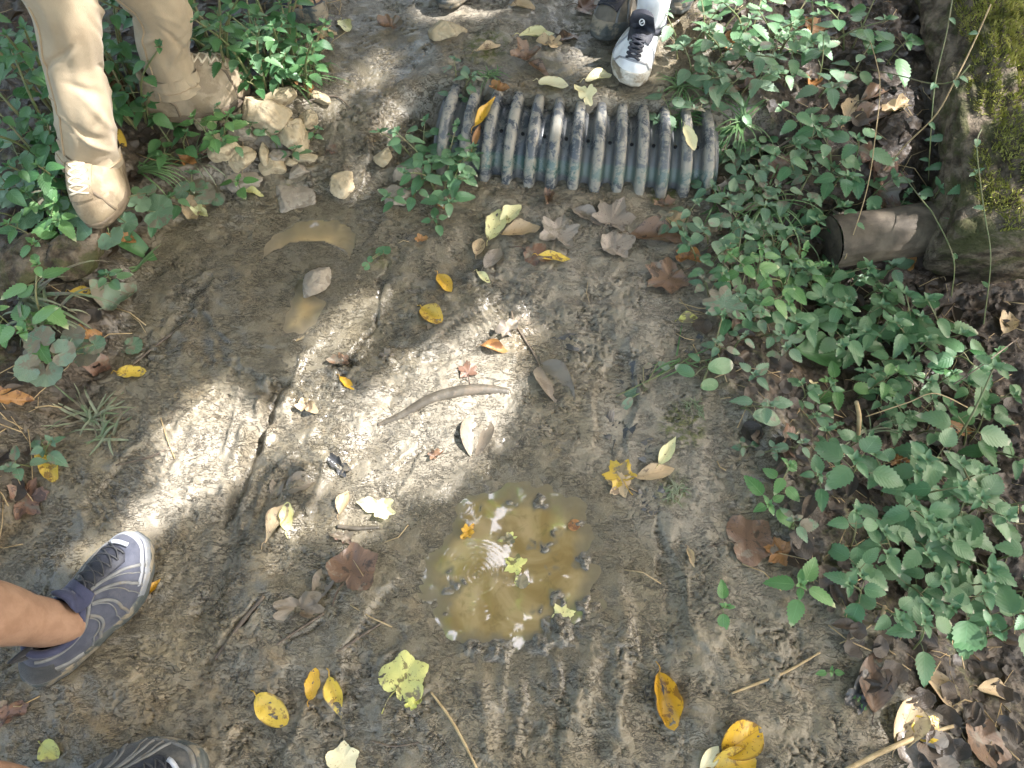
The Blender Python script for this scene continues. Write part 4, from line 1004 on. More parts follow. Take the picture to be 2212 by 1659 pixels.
# ---- khaki trousers and tan boots, top left
def boot(root, s):
    s.build('boot', root, dict(upper=M['suede'], sole=M['suede_sole'], lining=M['suede'], collar_r=.007))
    s.patch('toe_cap', M['suede'], -.85, .85, .0, lambda th: .34 + .08 * math.cos(th * 1.5), .0025, nu=36)
    st = MB()
    for sg in (-1, 1):
        for path in ([(sg * .75, .05), (sg * .62, .35), (sg * .40, .55), (sg * .34, .95)], [(sg * 2.0, .05), (sg * 1.9, .4), (sg * 2.1, .75)]): st = MB(); s.ribbon(st, path, .0065, .003); pbuild(st, 'seam', M['suede_sole'], s.u)
        for k in range(5):
            t = .52 + .42 * k / 4; h = .20 + .16 * t; c = s.surf(sg * h, t); n = s.nrm(sg * h, t); e = []
            ax = n.cross(Vector((0, 1, 0))).normalized(); bx = n.cross(ax)
            ey = MB(); tube(ey, [s.w(c + n * .003 + ax * (.005 * math.cos(q)) + bx * (.005 * math.sin(q))) for q in np.linspace(0, 2 * math.pi, 11)], .0018, 6, False); pbuild(ey, 'eyelet', M['suede_sole'], s.u)
    s.tongue(M['suede'], .04, -.01, .024, .45, .006)
    s.lace(M['lace_tan'], 5, .54, .92, lambda t: .20 + .14 * t, .0026)
def person_a():
    b1 = shoe_from_px(238, 372, 226, 500, .25, right=1, W=.098, open_h=(.135, .115, .13), open_x=.100, open_r=(.052, .040), thick=.026, pitch=-.16)
    b2 = shoe_from_px(350, 246, 546, 198, .25, right=-1, W=.098, open_h=(.135, .115, .13), open_x=.078, open_r=(.052, .040), thick=.026)
    b1.heel.z += .042
    root = thing('person', (b1.heel.x, b1.heel.y, 0), 'person in khaki work trousers and tan laced boots standing on the left bank', 'person')
    tr = MB(); hip = Vector(((b1.heel.x + b2.heel.x) / 2 - .02, (b1.heel.y + b2.heel.y) / 2 + .05, 1.0))
    rowsets = []
    k1 = [at(184, 330, b1.heel.z + .13), at(172, 270, b1.heel.z + .20), at(146, 150, b1.heel.z + .29), at(112, 0, b1.heel.z + .42)]
    d1 = Vector((0, .03, 0))
    P1 = [(b1.w((.112, 0, .080)), .060), (at(172, 262, b1.heel.z + .19) + d1, .053), (k1[2] + d1, .054), (k1[3] + d1, .060), (k1[3].lerp(hip, .5) + Vector((-.03, 0, 0)), .105), (hip + Vector((-.09, 0, 0)), .13)]
    k2 = [at(372, 190, b2.heel.z + .10), at(356, 140, b2.heel.z + .17), at(318, 0, b2.heel.z + .30)]
    P2 = [(b2.w((.094, 0, .085)), .060), (b2.w((.098, 0, .17)), .053), (k2[2] + d1, .062), (k2[2].lerp(hip, .5), .105), (hip + Vector((.09, 0, 0)), .13)]
    for P, sd in ((P1, 3), (P2, 9)): rowsets.append(trouser_leg(tr, P, sd))
    tube(tr, [hip + Vector((0, 0, -.05)), hip + Vector((0, 0, .05)), hip + Vector((0, 0, .16))], [.17, .175, .165], 40)
    t = pbuild(tr, 'trousers', M['khaki'], root)
    sm_ = MB()
    for (rows, L), ks in zip(rowsets, ((78, 40), (82, 44))):
        m = 120; n = len(rows)
        for k in ks:
            pts = []
            for i in range(0, n * 6 // 10, 2):
                v = rows[i][k]; w_ = rows[i][(k + 1) % m]; v0 = rows[i][k - 1]; c = (rows[i][0] + rows[i][m // 2]) / 2; pts.append(v + (v - c).normalized() * .0006)
            sm_ = MB(); tube(sm_, pts, .0022, 6); pbuild(sm_, 'seam', M['khaki_seam'], t)
        for lo in (.022,):
            i = next(j for j in range(n) if L[j] > lo); c = sum((v for v in rows[i]), Vector()) / m
            sm_ = MB(); tube(sm_, [rows[i][k % m] + (rows[i][k % m] - c).normalized() * .0004 for k in range(m + 1)], .0013, 5, False); pbuild(sm_, 'hem_stitching', M['khaki_seam'], t)
    rows, L = rowsets[0]; i = next(j for j in range(len(rows)) if L[j] > .17); c = sum((v for v in rows[i]), Vector()) / 120
    sm_ = MB(); tube(sm_, [rows[i][k] + (rows[i][k] - c).normalized() * .0005 for k in range(42, 78)], .002, 6, False)
    pbuild(sm_, 'knee_patch_seam', M['khaki_seam'], t)
    # legs inside, trunk above the picture
    body = MB()
    for b, P in ((b1, P1), (b2, P2)):
        limb(body, [(b.w((.085, 0, .04)), .035, .033), (b.w((.085, 0, .12)), .038, .036), (P[1][0], .034, .034), (P[2][0], .034, .036), (P[3][0], .04, .04), (P[-1][0], .07, .07)])
    limb(body, [(hip + Vector((0, 0, .10)), .14, .11), (hip + Vector((0, 0, .35)), .15, .11)])
    pbuild(body, 'body', M['skin_pale'], root)
    boot(root, b1); boot(root, b2)
    return b1, b2, P1, P2
A1, A2, AP1, AP2 = person_a()

# ---- white sneaker, top
def person_b():
    s = shoe_from_px(1412, 62, 1346, 186, .255, right=-1, W=.114, open_h=(.100, .070, .09), open_x=.10, toe_h=1.2)
    root = thing('person', (s.heel.x, s.heel.y, .1), 'person in a white and black sneaker with a white ankle sock behind the pipe', 'person')
    s.build('sneaker', root, dict(upper=M['white_leather'], sole=M['white_sole'], lining=M['black_shoe'], collar_r=.008))
    s.patch('toe_guard', M['white_sole'], -1.0, 1.0, -.02, lambda th: .13 + .05 * math.cos(th), .003, nu=36)
    ov = MB()
    for sg in (-1, 1):
        s.ribbon(ov, [(sg * .95, .08), (sg * .6, .36), (sg * .3, .42), (0, .42)], .005, .002)
        s.ribbon(ov, [(sg * 1.2, .1), (sg * 1.0, .5), (sg * .7, .85)], .007, .002)
    pbuild(ov, 'side_overlay', M['silver_overlay'], s.u)
    s.patch('lace_panel', M['black_shoe'], -.30, .30, .62, .99, .002)
    s.tongue(M['black_shoe'], .050, .006, .027, .80, .008)
    s.lace(M['black_shoe'], 6, .45, .88, lambda t: .14 + .26 * t ** 2, .0034)
    em = MB(); e = s.surf(0, 1.0) + Vector((.012, 0, .030)); tube(em, [s.w(e + Vector((0, .006 * math.cos(q), .008 * math.sin(q)))) for q in np.linspace(0, 2 * math.pi, 15)], .0014, 6, False)
    tube(em, [s.w(e + Vector((.001, -.004, -.004))), s.w(e + Vector((.001, .004, .004)))], .0012, 6); pbuild(em, 'tongue_badge', M['white_leather'], s.u)
    body = MB(); a = s.w((.085, 0, .05)); an = s.w((.078, 0, .15)); kn = at(1383, -90, .50) ; kn = Vector((an.x + .02, an.y + .20, .54)); hp = Vector((an.x + .08, an.y + .42, .93))
    limb(body, [(a, .033, .034), (an, .036, .038), (an.lerp(kn, .15), .037, .040), (an.lerp(kn, .5), .056, .060), (kn, .056, .06), (hp, .09, .09)])
    o = s.w((.30, .24, .0)); yaw2 = s.yaw + .2
    s2 = Shoe((s.heel.x + .22, s.heel.y + .42, Hs(s.heel.x + .22, s.heel.y + .42, .1)), yaw2, .285, .108, 1, open_h=(.100, .070, .09), open_x=.10)
    an2 = s2.w((.078, 0, .15)); kn2 = Vector((an2.x, an2.y + .02, .56)); limb(body, [(s2.w((.085, 0, .05)), .033, .034), (an2, .036, .038), (an2.lerp(kn2, .5), .056, .06), (kn2, .056, .06), (hp + Vector((.16, .02, 0)), .09, .09)])
    tube(body, [hp, hp + Vector((.16, .02, 0))], .09, 20)
    pbuild(body, 'body', M['skin_pale'], root)
    for q, an_, k_ in ((s, an, kn), (s2, an2, kn2)):
        so = MB(); limb(so, [(q.w((.085, 0, .04)), .036, .037), (q.w((.080, 0, .10)), .0385, .040), (an_ , .0395, .042), (an_.lerp(k_, .03), .0405, .043)]); pbuild(so, 'sock', M['sock'], root)
    s2.build('sneaker', root, dict(upper=M['white_leather'], sole=M['white_sole'], lining=M['black_shoe'], collar_r=.008))
    s2.patch('lace_panel', M['black_shoe'], -.42, .42, .42, .99, .002); s2.tongue(M['black_shoe'], .05, .01, .034, .42, .008)
    shb = MB(); limb(shb, [(kn.lerp(hp, .35), .11, .11), (hp + Vector((.05, 0, .04)), .14, .12)]); limb(shb, [(kn2.lerp(hp + Vector((.16, .02, 0)), .35), .11, .11), (hp + Vector((.11, .02, .04)), .14, .12)]); pbuild(shb, 'shorts', M['navy'], root)
    return s
B1 = person_b()
def simple_walker(heels, label, upper, sole, strap=None, trouser='black_cloth', bare=None):
    ss = [shoe_from_px(*h[:4], .285, right=h[4], W=.106, open_h=(.11, .085, .10), open_x=.09, open_r=(.055, .04)) for h in heels]
    root = thing('person', (ss[0].heel.x, ss[0].heel.y, .08), label, 'person'); tr = MB(); c = (ss[0].heel + ss[-1].heel) / 2
    for s in ss:
        s.build('hiking_shoe', root, dict(upper=upper, sole=sole, lining=M['black_shoe'], collar_r=.007))
        s.patch('toe_cap', sole, -1.05, 1.05, -.02, lambda th: .2 + .08 * math.cos(th), .003, nu=36)
        st = MB()
        for sg in (-1, 1):
            for th in (.6, .95, 1.3, 1.75, 2.3): s.ribbon(st, [(sg * th, .06), (sg * th * .85, .45), (sg * th * .6, .9)], .010 if strap else .006, .003)
            if strap: s.ribbon(st, [(sg * .01, .35), (sg * .5, .38), (sg * 1.0, .2)], .012, .003); s.ribbon(st, [(sg * .01, .55), (sg * .6, .6), (sg * 1.3, .3)], .012, .003)
        pbuild(st, 'side_strap', strap or M['grey_overlay'], s.u)
        s.tongue(M['black_shoe'], .03, 0, .028, .5); s.lace(M['lace_dark'], 5, .5, .9, lambda t: .18 + .2 * t, .002)
        an = s.w((.075, 0, .10)); hp = Vector((c.x + (.08 if s.heel.x > c.x else -.08), c.y + .12, .95)); kn = an.lerp(hp, .5); kn.z = .52
        if bare: limb(tr, [(s.w((.08, 0, .04)), .034, .035), (an, .036, .038), (an.lerp(kn, .5), .055, .058), (kn, .056, .06), (hp, .09, .09)])
        else: limb(tr, [(an + Vector((0, 0, -.012)), .060, .062), (an.lerp(kn, .3), .064, .066), (kn, .075, .078), (hp, .11, .11)], bump=lambda t, q: .05 * math.sin(t * 60 + q * 2) * max(0, 1 - t * 3))
    hp = Vector((c.x, c.y + .12, .96)); tube(tr, [hp + Vector((-.08, 0, 0)), hp + Vector((.08, 0, 0))], .11, 20)
    pbuild(tr, 'body' if bare else 'trousers', bare or M[trouser], root)
    return ss
C1 = simple_walker([(1350, 20, 1296, 92, 1), (1480, -30, 1440, 30, -1)], 'person in dark muddy shoes and black trousers half hidden behind the white sneaker', M['brown_shoe'], M['sole_dark'])
D1 = simple_walker([(985, -100, 974, 24, 1), (1180, -150, 1175, -40, -1)], 'person in a black rubber shoe whose toe shows at the top', M['black_shoe'], M['sole_dark'])
F1 = simple_walker([(600, -60, 690, 62, -1), (520, -110, 560, -40, 1)], 'person in dark shoes with brown straps among the weeds at the top', M['black_shoe'], M['sole_dark'], M['strap'])
# ------------------------------------------------------------------ fallen leaves, each one its own thing
PXM = 1 / 1150.0
def leaf_geo(kind, L, W, curl):
    if kind == 'maple': return polar(L * .56, MAPLE, .02 + curl * .8, .07, rings=4, n=96, ragged=.06)
    if kind == 'tulip': return polar(L * .56, TULIP, .04 + curl * .8, .06, rings=4, n=84, ragged=.05)
    if kind == 'sass': return polar(L * .56, SASS, .04 + curl * .8, .07, rings=4, n=84, ragged=.06)
    if kind == 'crumple':
        ph = random.uniform(0, 6); vs, fs, a = polar(L * .54, [(q, (.95 - .35 * math.sin(math.radians(q))) * (.86 + .2 * math.sin(q * .055 + ph) + .12 * math.sin(q * .13 + ph * 2))) for q in range(0, 181, 6)], .10 + curl * .6, .13, rings=6, n=72, ragged=.06)
        k = random.uniform(-.5, .5); out = []
        for x, y, z in vs:                       # folded over a crease, one side standing up
            d = y - k * x + .08 * L * math.sin(x / L * 7 + ph); z += abs(d) * (.55 if d > 0 else .12) + .05 * L * float(pnoise(x / L * 5 + ph, y / L * 5, 3)); y *= .78; out.append((x, y, z))
        return out, fs, a
    if kind == 'round': return polar(L * .5, OVALP, .08 + curl, .05, rings=4, n=48)
    vs, fs, a = blade(L, W, kind, 0, .16 + .5 * curl, .08 + .3 * curl, .03, rows=16, curl=.10 + curl * 1.1, notch=.25 if random.random() < .4 else 0)
    return [(x - L / 2, y, z) for x, y, z in vs], fs, a
OVALP = [(0, 1), (45, .92), (90, .8), (135, .88), (180, .95)]
def leaf(u, v, px, rot, kind, mat, label, asp=.5, curl=.1, lift=.003, pos=None, nrm=None, stalk=True, group=None, name='fallen_leaf', cat='leaf', tilt=0.0, conform=1.0):
    random.seed(int(u * 7 + v * 13)); g = ground(u, v) if pos is None else Vector(pos)
    depth = (g - Vector((0, 0, CAMZ))).length; L = px * depth / FPX * .98
    if mat in ('mudleaf', 'black') and pos is None: lift = -.0012
    a = R(rot); vs, fs, at_ = leaf_geo(kind, L, L * asp, curl)
    if stalk and kind in ('maple', 'tulip', 'sass', 'ovate', 'elliptic', 'oval', 'obovate', 'lance'):
        x0 = min(p[0] for p in vs) if kind not in ('maple', 'tulip', 'sass') else -{'maple': .10, 'tulip': .22, 'sass': .24}[kind] * L; l = .35 * L if kind in ('maple', 'tulip', 'sass') else .16 * L; o = len(vs); w = .0011
        for k in range(6):
            x = x0 + .03 * L - l * 1.35 * k / 5; y = .04 * L * math.sin(k * .6); z = .001 + .004 * math.sin(k)
            vs += [(x, y - w, z), (x, y + w, z), (x, y, z + w * 1.5)]; at_ += [(.02, 0.0, .5)] * 3
        for k in range(5):
            for j in range(3): fs.append((o + k * 3 + j, o + k * 3 + (j + 1) % 3, o + k * 3 + 3 + (j + 1) % 3, o + k * 3 + 3 + j))
    ca, sa = math.cos(a), math.sin(a); out = []
    if nrm is None:
        zc = float(H(g.x, g.y))
        for x, y, z in vs:
            wx, wy = x * ca - y * sa, x * sa + y * ca; zg = Hs(g.x + wx, g.y + wy, .006) if conform else zc
            out.append((wx, wy, zg * conform + zc * (1 - conform) - g.z + lift + max(z, -.002) + tilt * (x + L / 2)))
    else:
        f = Vector((ca, sa, 0)); n = Vector(nrm); f = (f - n * f.dot(n)).normalized(); s = n.cross(f)
        for x, y, z in vs: p = f * x + s * y + n * (z + lift); out.append(tuple(p))
    mb = MB(); mb.add(out, fs, at_); o = mb.build(name, M[mat], None, None, 'leaf'); o.location = g; return tag(o, label, cat, group)
Y = 'yellow'
LEAVES = [
 (285, 805, 58, 5, 'oval', Y, 'yellow oval leaf lying alone on wet mud left of the trail', .55, .02),
 (107, 1003, 82, -62, 'oval', Y, 'long bright yellow leaf at the left edge below the grass tuft', .48, .06),
 (588, 1535, 84, -38, 'oval', Y, 'yellow leaf with a mud smear, largest of the three yellow ones near the bottom', .62, .03),
 (676, 1478, 62, 84, 'oval', 'gold', 'small brownish oval leaf, middle of the three near the bottom', .52, .04),
 (724, 1507, 86, -68, 'lance', Y, 'narrow curled yellow leaf with a twisted tail', .42, .25),
 (870, 1470, 112, 60, 'tulip', 'limepale', 'pale lobed leaf speckled with dark spots below the puddle', .8, .0),
 (893, 1520, 45, 20, 'crumple', 'limepale', 'torn pale scrap next to the speckled lobed leaf', .6, -.05),
 (1438, 1515, 112, -78, 'oval', 'gold', 'folded golden crescent leaf right of the puddle near the bottom', .46, .45),
 (1412, 1500, 90, -100, 'oval', 'black', 'dark wet leaf flat under the folded golden leaf', .45, -.05),
 (1602, 1600, 92, 30, 'oval', 'gold', 'broad golden leaf with brown rim at the bottom right', .75, .20),
 (1585, 1652, 88, 10, 'oval', Y, 'golden yellow leaf cut by the bottom edge', .7, .15),
 (1532, 1640, 60, 50, 'elliptic', 'cream', 'cream coloured leaf beside the golden pair at the bottom', .5, .1),
 (1994, 1580, 66, 40, 'sass', Y, 'yellow blotched leaf in the dark litter at the bottom right', .7, .15),
 (1955, 1560, 100, 60, 'elliptic', 'tan', 'pinkish tan curled leaf left of the yellow blotched one', .55, .30),
 (2035, 1490, 120, -50, 'elliptic', 'tan', 'long grey pink leaf hanging under the last nettle', .4, .2),
 (740, 1645, 70, 60, 'tulip', 'cream', 'beige leaf cut by the bottom edge near the middle', .8, .05),
 (107, 1622, 46, -30, 'oval', 'limepale', 'small yellow green leaf above the lower shoe', .8, .08),
 (596, 1130, 90, 70, 'obovate', 'tan', 'pale tan paired leaf standing on muddy ground below the sun patch', .5, .15),
 (622, 1118, 70, 100, 'oval', 'pale', 'smaller yellowish leaf overlapping the pale tan one', .45, .12),
 (822, 1102, 96, -15, 'crumple', 'cream', 'bleached crumpled leaf at the lower end of the bright sun patch', .7, .1),
 (742, 1085, 58, 80, 'elliptic', 'tan', 'upright tan leaf left of the bleached crumpled leaf', .5, .2),
 (762, 1235, 118, 62, 'tulip', 'brown', 'large dark brown leaf lying in mud left of the puddle', .8, .15),
 (745, 1163, 58, -10, 'crumple', 'red', 'small dark red leaf above the large dark brown one', .6, .05),
 (1342, 1032, 84, 120, 'maple', Y, 'yellow and orange maple leaf right above the puddle', .8, .05),
 (1345, 1050, 70, 160, 'maple', 'tan', 'tan maple leaf under the yellow and orange one', .8, .0),
 (1442, 975, 80, 58, 'lance', 'pale', 'narrow pale yellow leaf slanting above the brown leaf', .36, .15),
 (1415, 1022, 90, 14, 'elliptic', 'tan', 'brown pointed leaf lying right of the yellow maple leaf', .42, .12),
 (960, 612, 64, -58, 'elliptic', 'gold', 'ochre leaf higher up of two above the main sun patch', .50, .15),
 (932, 683, 62, -40, 'oval', Y, 'yellow leaf half coated with mud at the edge of the sun patch', .7, .12),
 (942, 705, 44, -30, 'round', 'mudleaf', 'mud coated leaf under the half yellow leaf', .7, 0),
 (1068, 753, 62, -12, 'elliptic', 'orange', 'curled orange brown leaf casting a shadow in the sun patch', .4, .5),
 (1012, 806, 54, 100, 'maple', 'red', 'small reddish brown lobed leaf above the curved stick', .8, .05),
 (1196, 558, 74, -3, 'elliptic', Y, 'bright yellow leaf lying crosswise among grey leaves', .38, .12),
 (1035, 536, 48, 80, 'oval', 'tan', 'upright tan oval leaf below the big pale leaf', .6, .12),
 (1072, 485, 82, 70, 'oval', 'pale', 'big pale yellow green leaf below the pipe', .55, .08),
 (1103, 465, 72, 50, 'elliptic', 'pale', 'second pale leaf overlapping the big pale yellow green one', .5, .1),
 (1045, 600, 50, -50, 'elliptic', 'pale', 'narrow pale scrap of leaf beside the upright tan oval leaf', .35, .1),
 (1152, 548, 82, -20, 'sass', 'red', 'reddish flat leaf touching the bright yellow crosswise leaf', .7, .0),
 (1125, 503, 88, 10, 'elliptic', 'tan', 'grey tan leaf right of the pale pair', .5, .2),
 (1205, 512, 105, 75, 'maple', 'grey', 'dried grey leaf folded like a fan left of the grey cluster', .8, .14),
 (1320, 478, 108, 60, 'maple', 'grey', 'dried grey leaf with raised lobes in the middle of the cluster', .8, .10),
 (1322, 535, 98, 20, 'sass', 'grey', 'flat grey leaf below the one with raised lobes', .7, .12),
 (1268, 470, 78, -30, 'elliptic', 'grey', 'narrow grey leaf at the top left of the grey cluster', .5, .2),
 (1418, 515, 120, -8, 'elliptic', 'brown', 'long dark brown folded leaf right of the grey cluster', .5, .35),
 (1452, 485, 76, 30, 'maple', 'tan', 'light tan lobed leaf above the dark brown folded leaf', .8, .12),
 (1483, 558, 72, -20, 'crumple', 'orange', 'curled orange brown leaf at the edge of the right hand weeds', .7, .25),
 (1448, 600, 120, -150, 'maple', 'brown', 'large dark lobed leaf below the curled orange one', .8, .15),
 (1185, 430, 50, 80, 'crumple', 'brown', 'brown triangular leaf just below the pipe', .7, .3),
 (1487, 690, 44, 10, 'oval', 'limepale', 'small yellow edged leaf at the right edge of the trail', .7, .1),
 (1604, 708, 78, 70, 'ovate', 'red', 'dark red pointed leaf under the broad pale green leaf', .7, .12),
 (1757, 838, 74, 50, 'ovate', 'cream', 'beige pointed leaf under the big dark green leaf', .5, .1),
 (250, 294, 52, -55, 'oval', Y, 'yellow leaf between the khaki trouser leg and the stones', .55, .15),
 (548, 417, 46, -18, 'elliptic', 'pale', 'small pale yellow leaf in front of the flat grey stone', .38, .25),
 (435, 462, 48, -40, 'crumple', 'pale', 'crumpled pale leaf on mud below the left weeds', .6, .2),
 (412, 455, 60, 10, 'sass', 'tan', 'muddy tan leaf beside the crumpled pale leaf', .7, .05),
 (716, 325, 34, 40, 'maple', 'red', 'small red brown leaf on mud right of the stone heap', .8, .05),
 (746, 58, 40, -60, 'oval', 'pale', 'pale yellow leaf by the weeds at the top', .7, .1),
 (1160, 75, 74, 12, 'elliptic', 'pale', 'pale leaf in the upper sun patch nearest the two dark shoes', .4, .15),
 (1190, 100, 60, -20, 'crumple', 'tan', 'tan crumpled leaf below the pale leaf in the upper sun patch', .6, .15),
 (1055, 105, 56, 24, 'elliptic', 'tan', 'light brown curled leaf right of the sunlit tan stone', .4, .2),
 (1135, 128, 78, 10, 'crumple', 'brown', 'dark curled brown leaf on the trail behind the pipe', .6, .35),
 (1165, 152, 58, -40, 'lance', 'brown', 'narrow dark leaf below the dark curled one behind the pipe', .4, .3),
 (1225, 85, 58, 30, 'elliptic', 'brown', 'brown leaf pointing at the dark muddy shoe', .5, .2),
 (1260, 20, 62, -10, 'maple', 'red', 'reddish lobed leaf at the top edge left of the dark shoe', .8, .15),
 (1130, 15, 50, 0, 'oval', 'tan', 'tan leaf at the top edge in the middle', .6, .15),
 (845, 58, 56, 0, 'crumple', 'brown', 'brown leaf at the top between the weeds and the sun patch', .5, .2),
 (1293, 168, 60, 20, 'elliptic', 'cream', 'sunlit cream leaf left of the white sneaker', .5, .2),
 (1195, 185, 64, -15, 'oval', 'cream', 'sunlit cream leaf on the ground behind the pipe', .5, .1),
 (1265, 208, 52, -30, 'crumple', 'cream', 'bright scrap of leaf resting behind the middle of the pipe', .5, .2),
 (56, 1085, 92, 20, 'maple', 'red', 'large reddish brown maple leaf at the left edge above the blue shoe', .8, .08),
 (190, 728, 56, 40, 'crumple', 'orange', 'orange brown leaf under the scalloped weed on the left', .7, .2),
 (205, 785, 62, -20, 'sass', 'red', 'dull red leaf poking out below the scalloped weed on the left', .7, .1),
 (600, 1048, 60, 75, 'oval', 'mudleaf', 'grey mud coated oval leaf, left of a pair below the left sun patch', .5, .0),
 (655, 1040, 78, 30, 'ovate', 'mudleaf', 'veined mud coated leaf, right of a pair below the left sun patch', .6, .05),
 (662, 878, 62, -30, 'crumple', 'tan', 'crumpled muddy leaf at the tip of the left sun patch', .7, .2),
 (1032, 940, 112, 78, 'elliptic', 'mudleaf', 'grey brown mud stained leaf below the curved stick', .66, .16),
 (735, 1010, 62, -40, 'crumple', 'black', 'dark leaf scrap at the left of the bright sun patch', .5, .15),
 (940, 985, 40, 25, 'crumple', 'brown', 'small curled brown scrap inside the bright sun patch', .4, .3),
 (1205, 838, 145, -58, 'ovate', 'mudleaf', 'big muddy leaf with wavy edges pressed in the trail centre', .52, .12),
 (1332, 930, 110, 80, 'sass', 'black', 'blackened flat leaf pressed in the trail right of the centre', .6, -.05),
 (1250, 742, 100, -10, 'elliptic', 'black', 'dark leaf stain pressed flat above the big muddy leaf', .5, -.08),
 (1405, 975, 70, 30, 'round', 'black', 'dark wet leaf under the narrow pale yellow one', .6, -.05),
 (1370, 810, 70, 20, 'round', 'black', 'rounded dark leaf pressed in mud right of the big muddy leaf', .6, -.06),
 (1400, 1075, 100, -20, 'sass', 'black', 'dark shiny leaf patch below the brown pointed leaf', .6, -.05),
 (1490, 740, 60, 10, 'round', 'black', 'dark flat leaf near the trailing green stalk', .7, -.06),
 (1688, 1195, 72, 160, 'maple', 'orange', 'orange brown lobed leaf under the small nettle on the right', .8, .15),
 (1612, 1170, 120, 10, 'tulip', 'brown', 'large round dark leaf in mud left of the right hand nettles', .7, .0),
 (1492, 1205, 44, -75, 'lance', 'tan', 'small curled tan strip of leaf in the mud', .35, .4),
 (1562, 602, 44, 70, 'maple', 'cream', 'small pale maple leaf at the right trail edge', .8, .12),
 (1960, 560, 64, 70, 'crumple', 'orange', 'dry orange leaf below the short cut log', .5, .3),
 (1708, 550, 46, 0, 'crumple', 'orange', 'orange leaf scrap left of the short cut log', .6, .2),
 (1572, 565, 46, 20, 'sass', 'brown', 'brown leaf at the foot of the right hand grass', .7, .15),
 (1752, 65, 62, 0, 'maple', 'orange', 'bright orange brown leaf among the top right weeds', .8, .15),
 (1752, 182, 54, 70, 'ovate', 'orange', 'rust coloured leaf standing in the weeds right of the white sneaker', .6, .3),
 (1570, 95, 52, 20, 'maple', 'orange', 'brown star shaped leaf in the weeds near the white sneaker', .8, .2),
 (1838, 238, 78, 62, 'ovate', 'tan', 'tan oval leaf, left of two beside the mossy log', .55, .15),
 (1888, 250, 82, 20, 'ovate', 'brown', 'chocolate oval leaf, right of two beside the mossy log', .6, .2),
 (1890, 205, 72, 30, 'elliptic', 'brown', 'brown curled leaf above the oval pair beside the mossy log', .45, .3),
 (1935, 235, 60, 10, 'crumple', 'tan', 'dry tan leaf against the mossy log', .6, .3),
 (1700, 365, 100, 20, 'ovate', 'red', 'large purplish leaf lying beneath the weeds above the short log', .5, .2),
 (1880, 355, 70, -30, 'crumple', 'red', 'reddish leaf leaning on the mossy log', .6, .25),
 (1580, 410, 90, 10, 'crumple', 'grey', 'grey tan leaf flat in the grass right of the pipe', .6, .08),
 (1642, 420, 66, -60, 'elliptic', 'brown', 'thin brown leaf among grass left of the short log', .45, .25),
 (1610, 195, 60, 20, 'crumple', 'brown', 'dark brown leaf in the sun flecked weeds at the top', .6, .2),
 (1900, 415, 100, 10, 'maple', 'red', 'ragged dark red leaf behind the short log', .8, .2),
 (1885, 1475, 110, 80, 'elliptic', 'brown', 'wet brown leaf below the leaning stalk', .6, .1),
 (1850, 1500, 90, 60, 'crumple', 'black', 'blackish wet leaf beside the wet brown leaf', .7, .0),
 (1985, 1640, 110, 20, 'tulip', 'grey', 'broad grey leaf at the bottom edge on the right', .8, .1),
 (2110, 1600, 120, -20, 'sass', 'brown', 'dark brown leaf at the bottom right corner', .8, .15),
 (2150, 1490, 90, 0, 'elliptic', 'tan', 'greyish tan folded leaf at the right edge near the bottom', .4, .3),
 (1700, 960, 80, 80, 'crumple', 'red', 'dark red crumpled leaf under the lone right hand stalk', .6, .2),
 (2000, 950, 70, 0, 'crumple', 'grey', 'greyish leaf under the nettles at the gully edge', .6, .15),
 (1940, 1000, 64, 5, 'crumple', 'orange', 'reddish orange leaf by the top of the big nettle clump', .6, .2),
 (2060, 930, 90, 5, 'elliptic', 'orange', 'long orange leaf at the edge of the dark gully', .35, .3),
 (2170, 700, 60, 60, 'oval', 'tan', 'sunlit tan leaf beyond the gully at the right edge', .6, .2),
 (20, 860, 60, 20, 'crumple', 'orange', 'rusty leaf at the left edge above the small weed', .7, .15),
 (20, 1540, 80, 20, 'crumple', 'red', 'dull red leaf at the left edge below the blue shoe', .7, .0),
 (330, 1270, 44, 55, 'lance', 'gold', 'narrow ochre scrap at the side of the blue shoe', .4, .2),
 (300, 1300, 50, 40, 'crumple', 'mudleaf', 'mud coated scrap under the ochre one by the blue shoe', .5, .0),
 (650, 1315, 110, 10, 'crumple', 'mudleaf', 'wide muddy leaf with stiff ribs left of the puddle', .8, .1),
 (700, 1255, 90, 70, 'elliptic', 'mudleaf', 'half buried leaf between the sun fleck and the dark brown leaf', .5, .05),
 (300, 540, 70, -20, 'ovate', 'green_dark', 'dark olive leaf lying flat below the left boot', .6, .2),
 (272, 520, 56, 20, 'crumple', 'orange', 'orange dry leaf tucked under the dark olive leaf', .6, .3),
 (180, 632, 46, 5, 'elliptic', Y, 'small yellow leaf in the long grass at the left', .4, .2),
 (262, 640, 92, 70, 'ovate', 'green_muddy', 'mud dusted green leaf standing at the end of the long grass', .6, .3),
 (405, 350, 50, 30, 'maple', 'orange', 'rust brown leaf at the foot of the pale stone', .8, .15),
 (450, 330, 44, -30, 'crumple', 'red', 'red brown leaf between weeds left of the pale stone', .7, .2),
 (965, 448, 36, 10, 'crumple', 'orange', 'small orange leaf below the pipe end weeds', .7, .2),
 (910, 520, 34, 0, 'crumple', 'orange', 'rusty scrap on the bare ground below the sprig', .7, .2),
 (750, 830, 44, -40, 'elliptic', 'gold', 'small ochre leaf in the rut above the left sun patch', .4, .2),
 (1060, 345, 60, 60, 'sass', 'gold', 'yellow brown torn leaf against the near side of the pipe', .7, .3),
 (835, 770, 44, -10, 'crumple', 'mudleaf', 'small buried leaf at the upper left of the main sun patch', .7, .0),
 (735, 780, 50, 10, 'crumple', 'brown', 'brown scrap lying in the trail beside the rut', .5, .1),
 (700, 80, 50, 20, 'crumple', 'tan', 'greyish dry leaf under the brown strapped shoe', .6, .2),
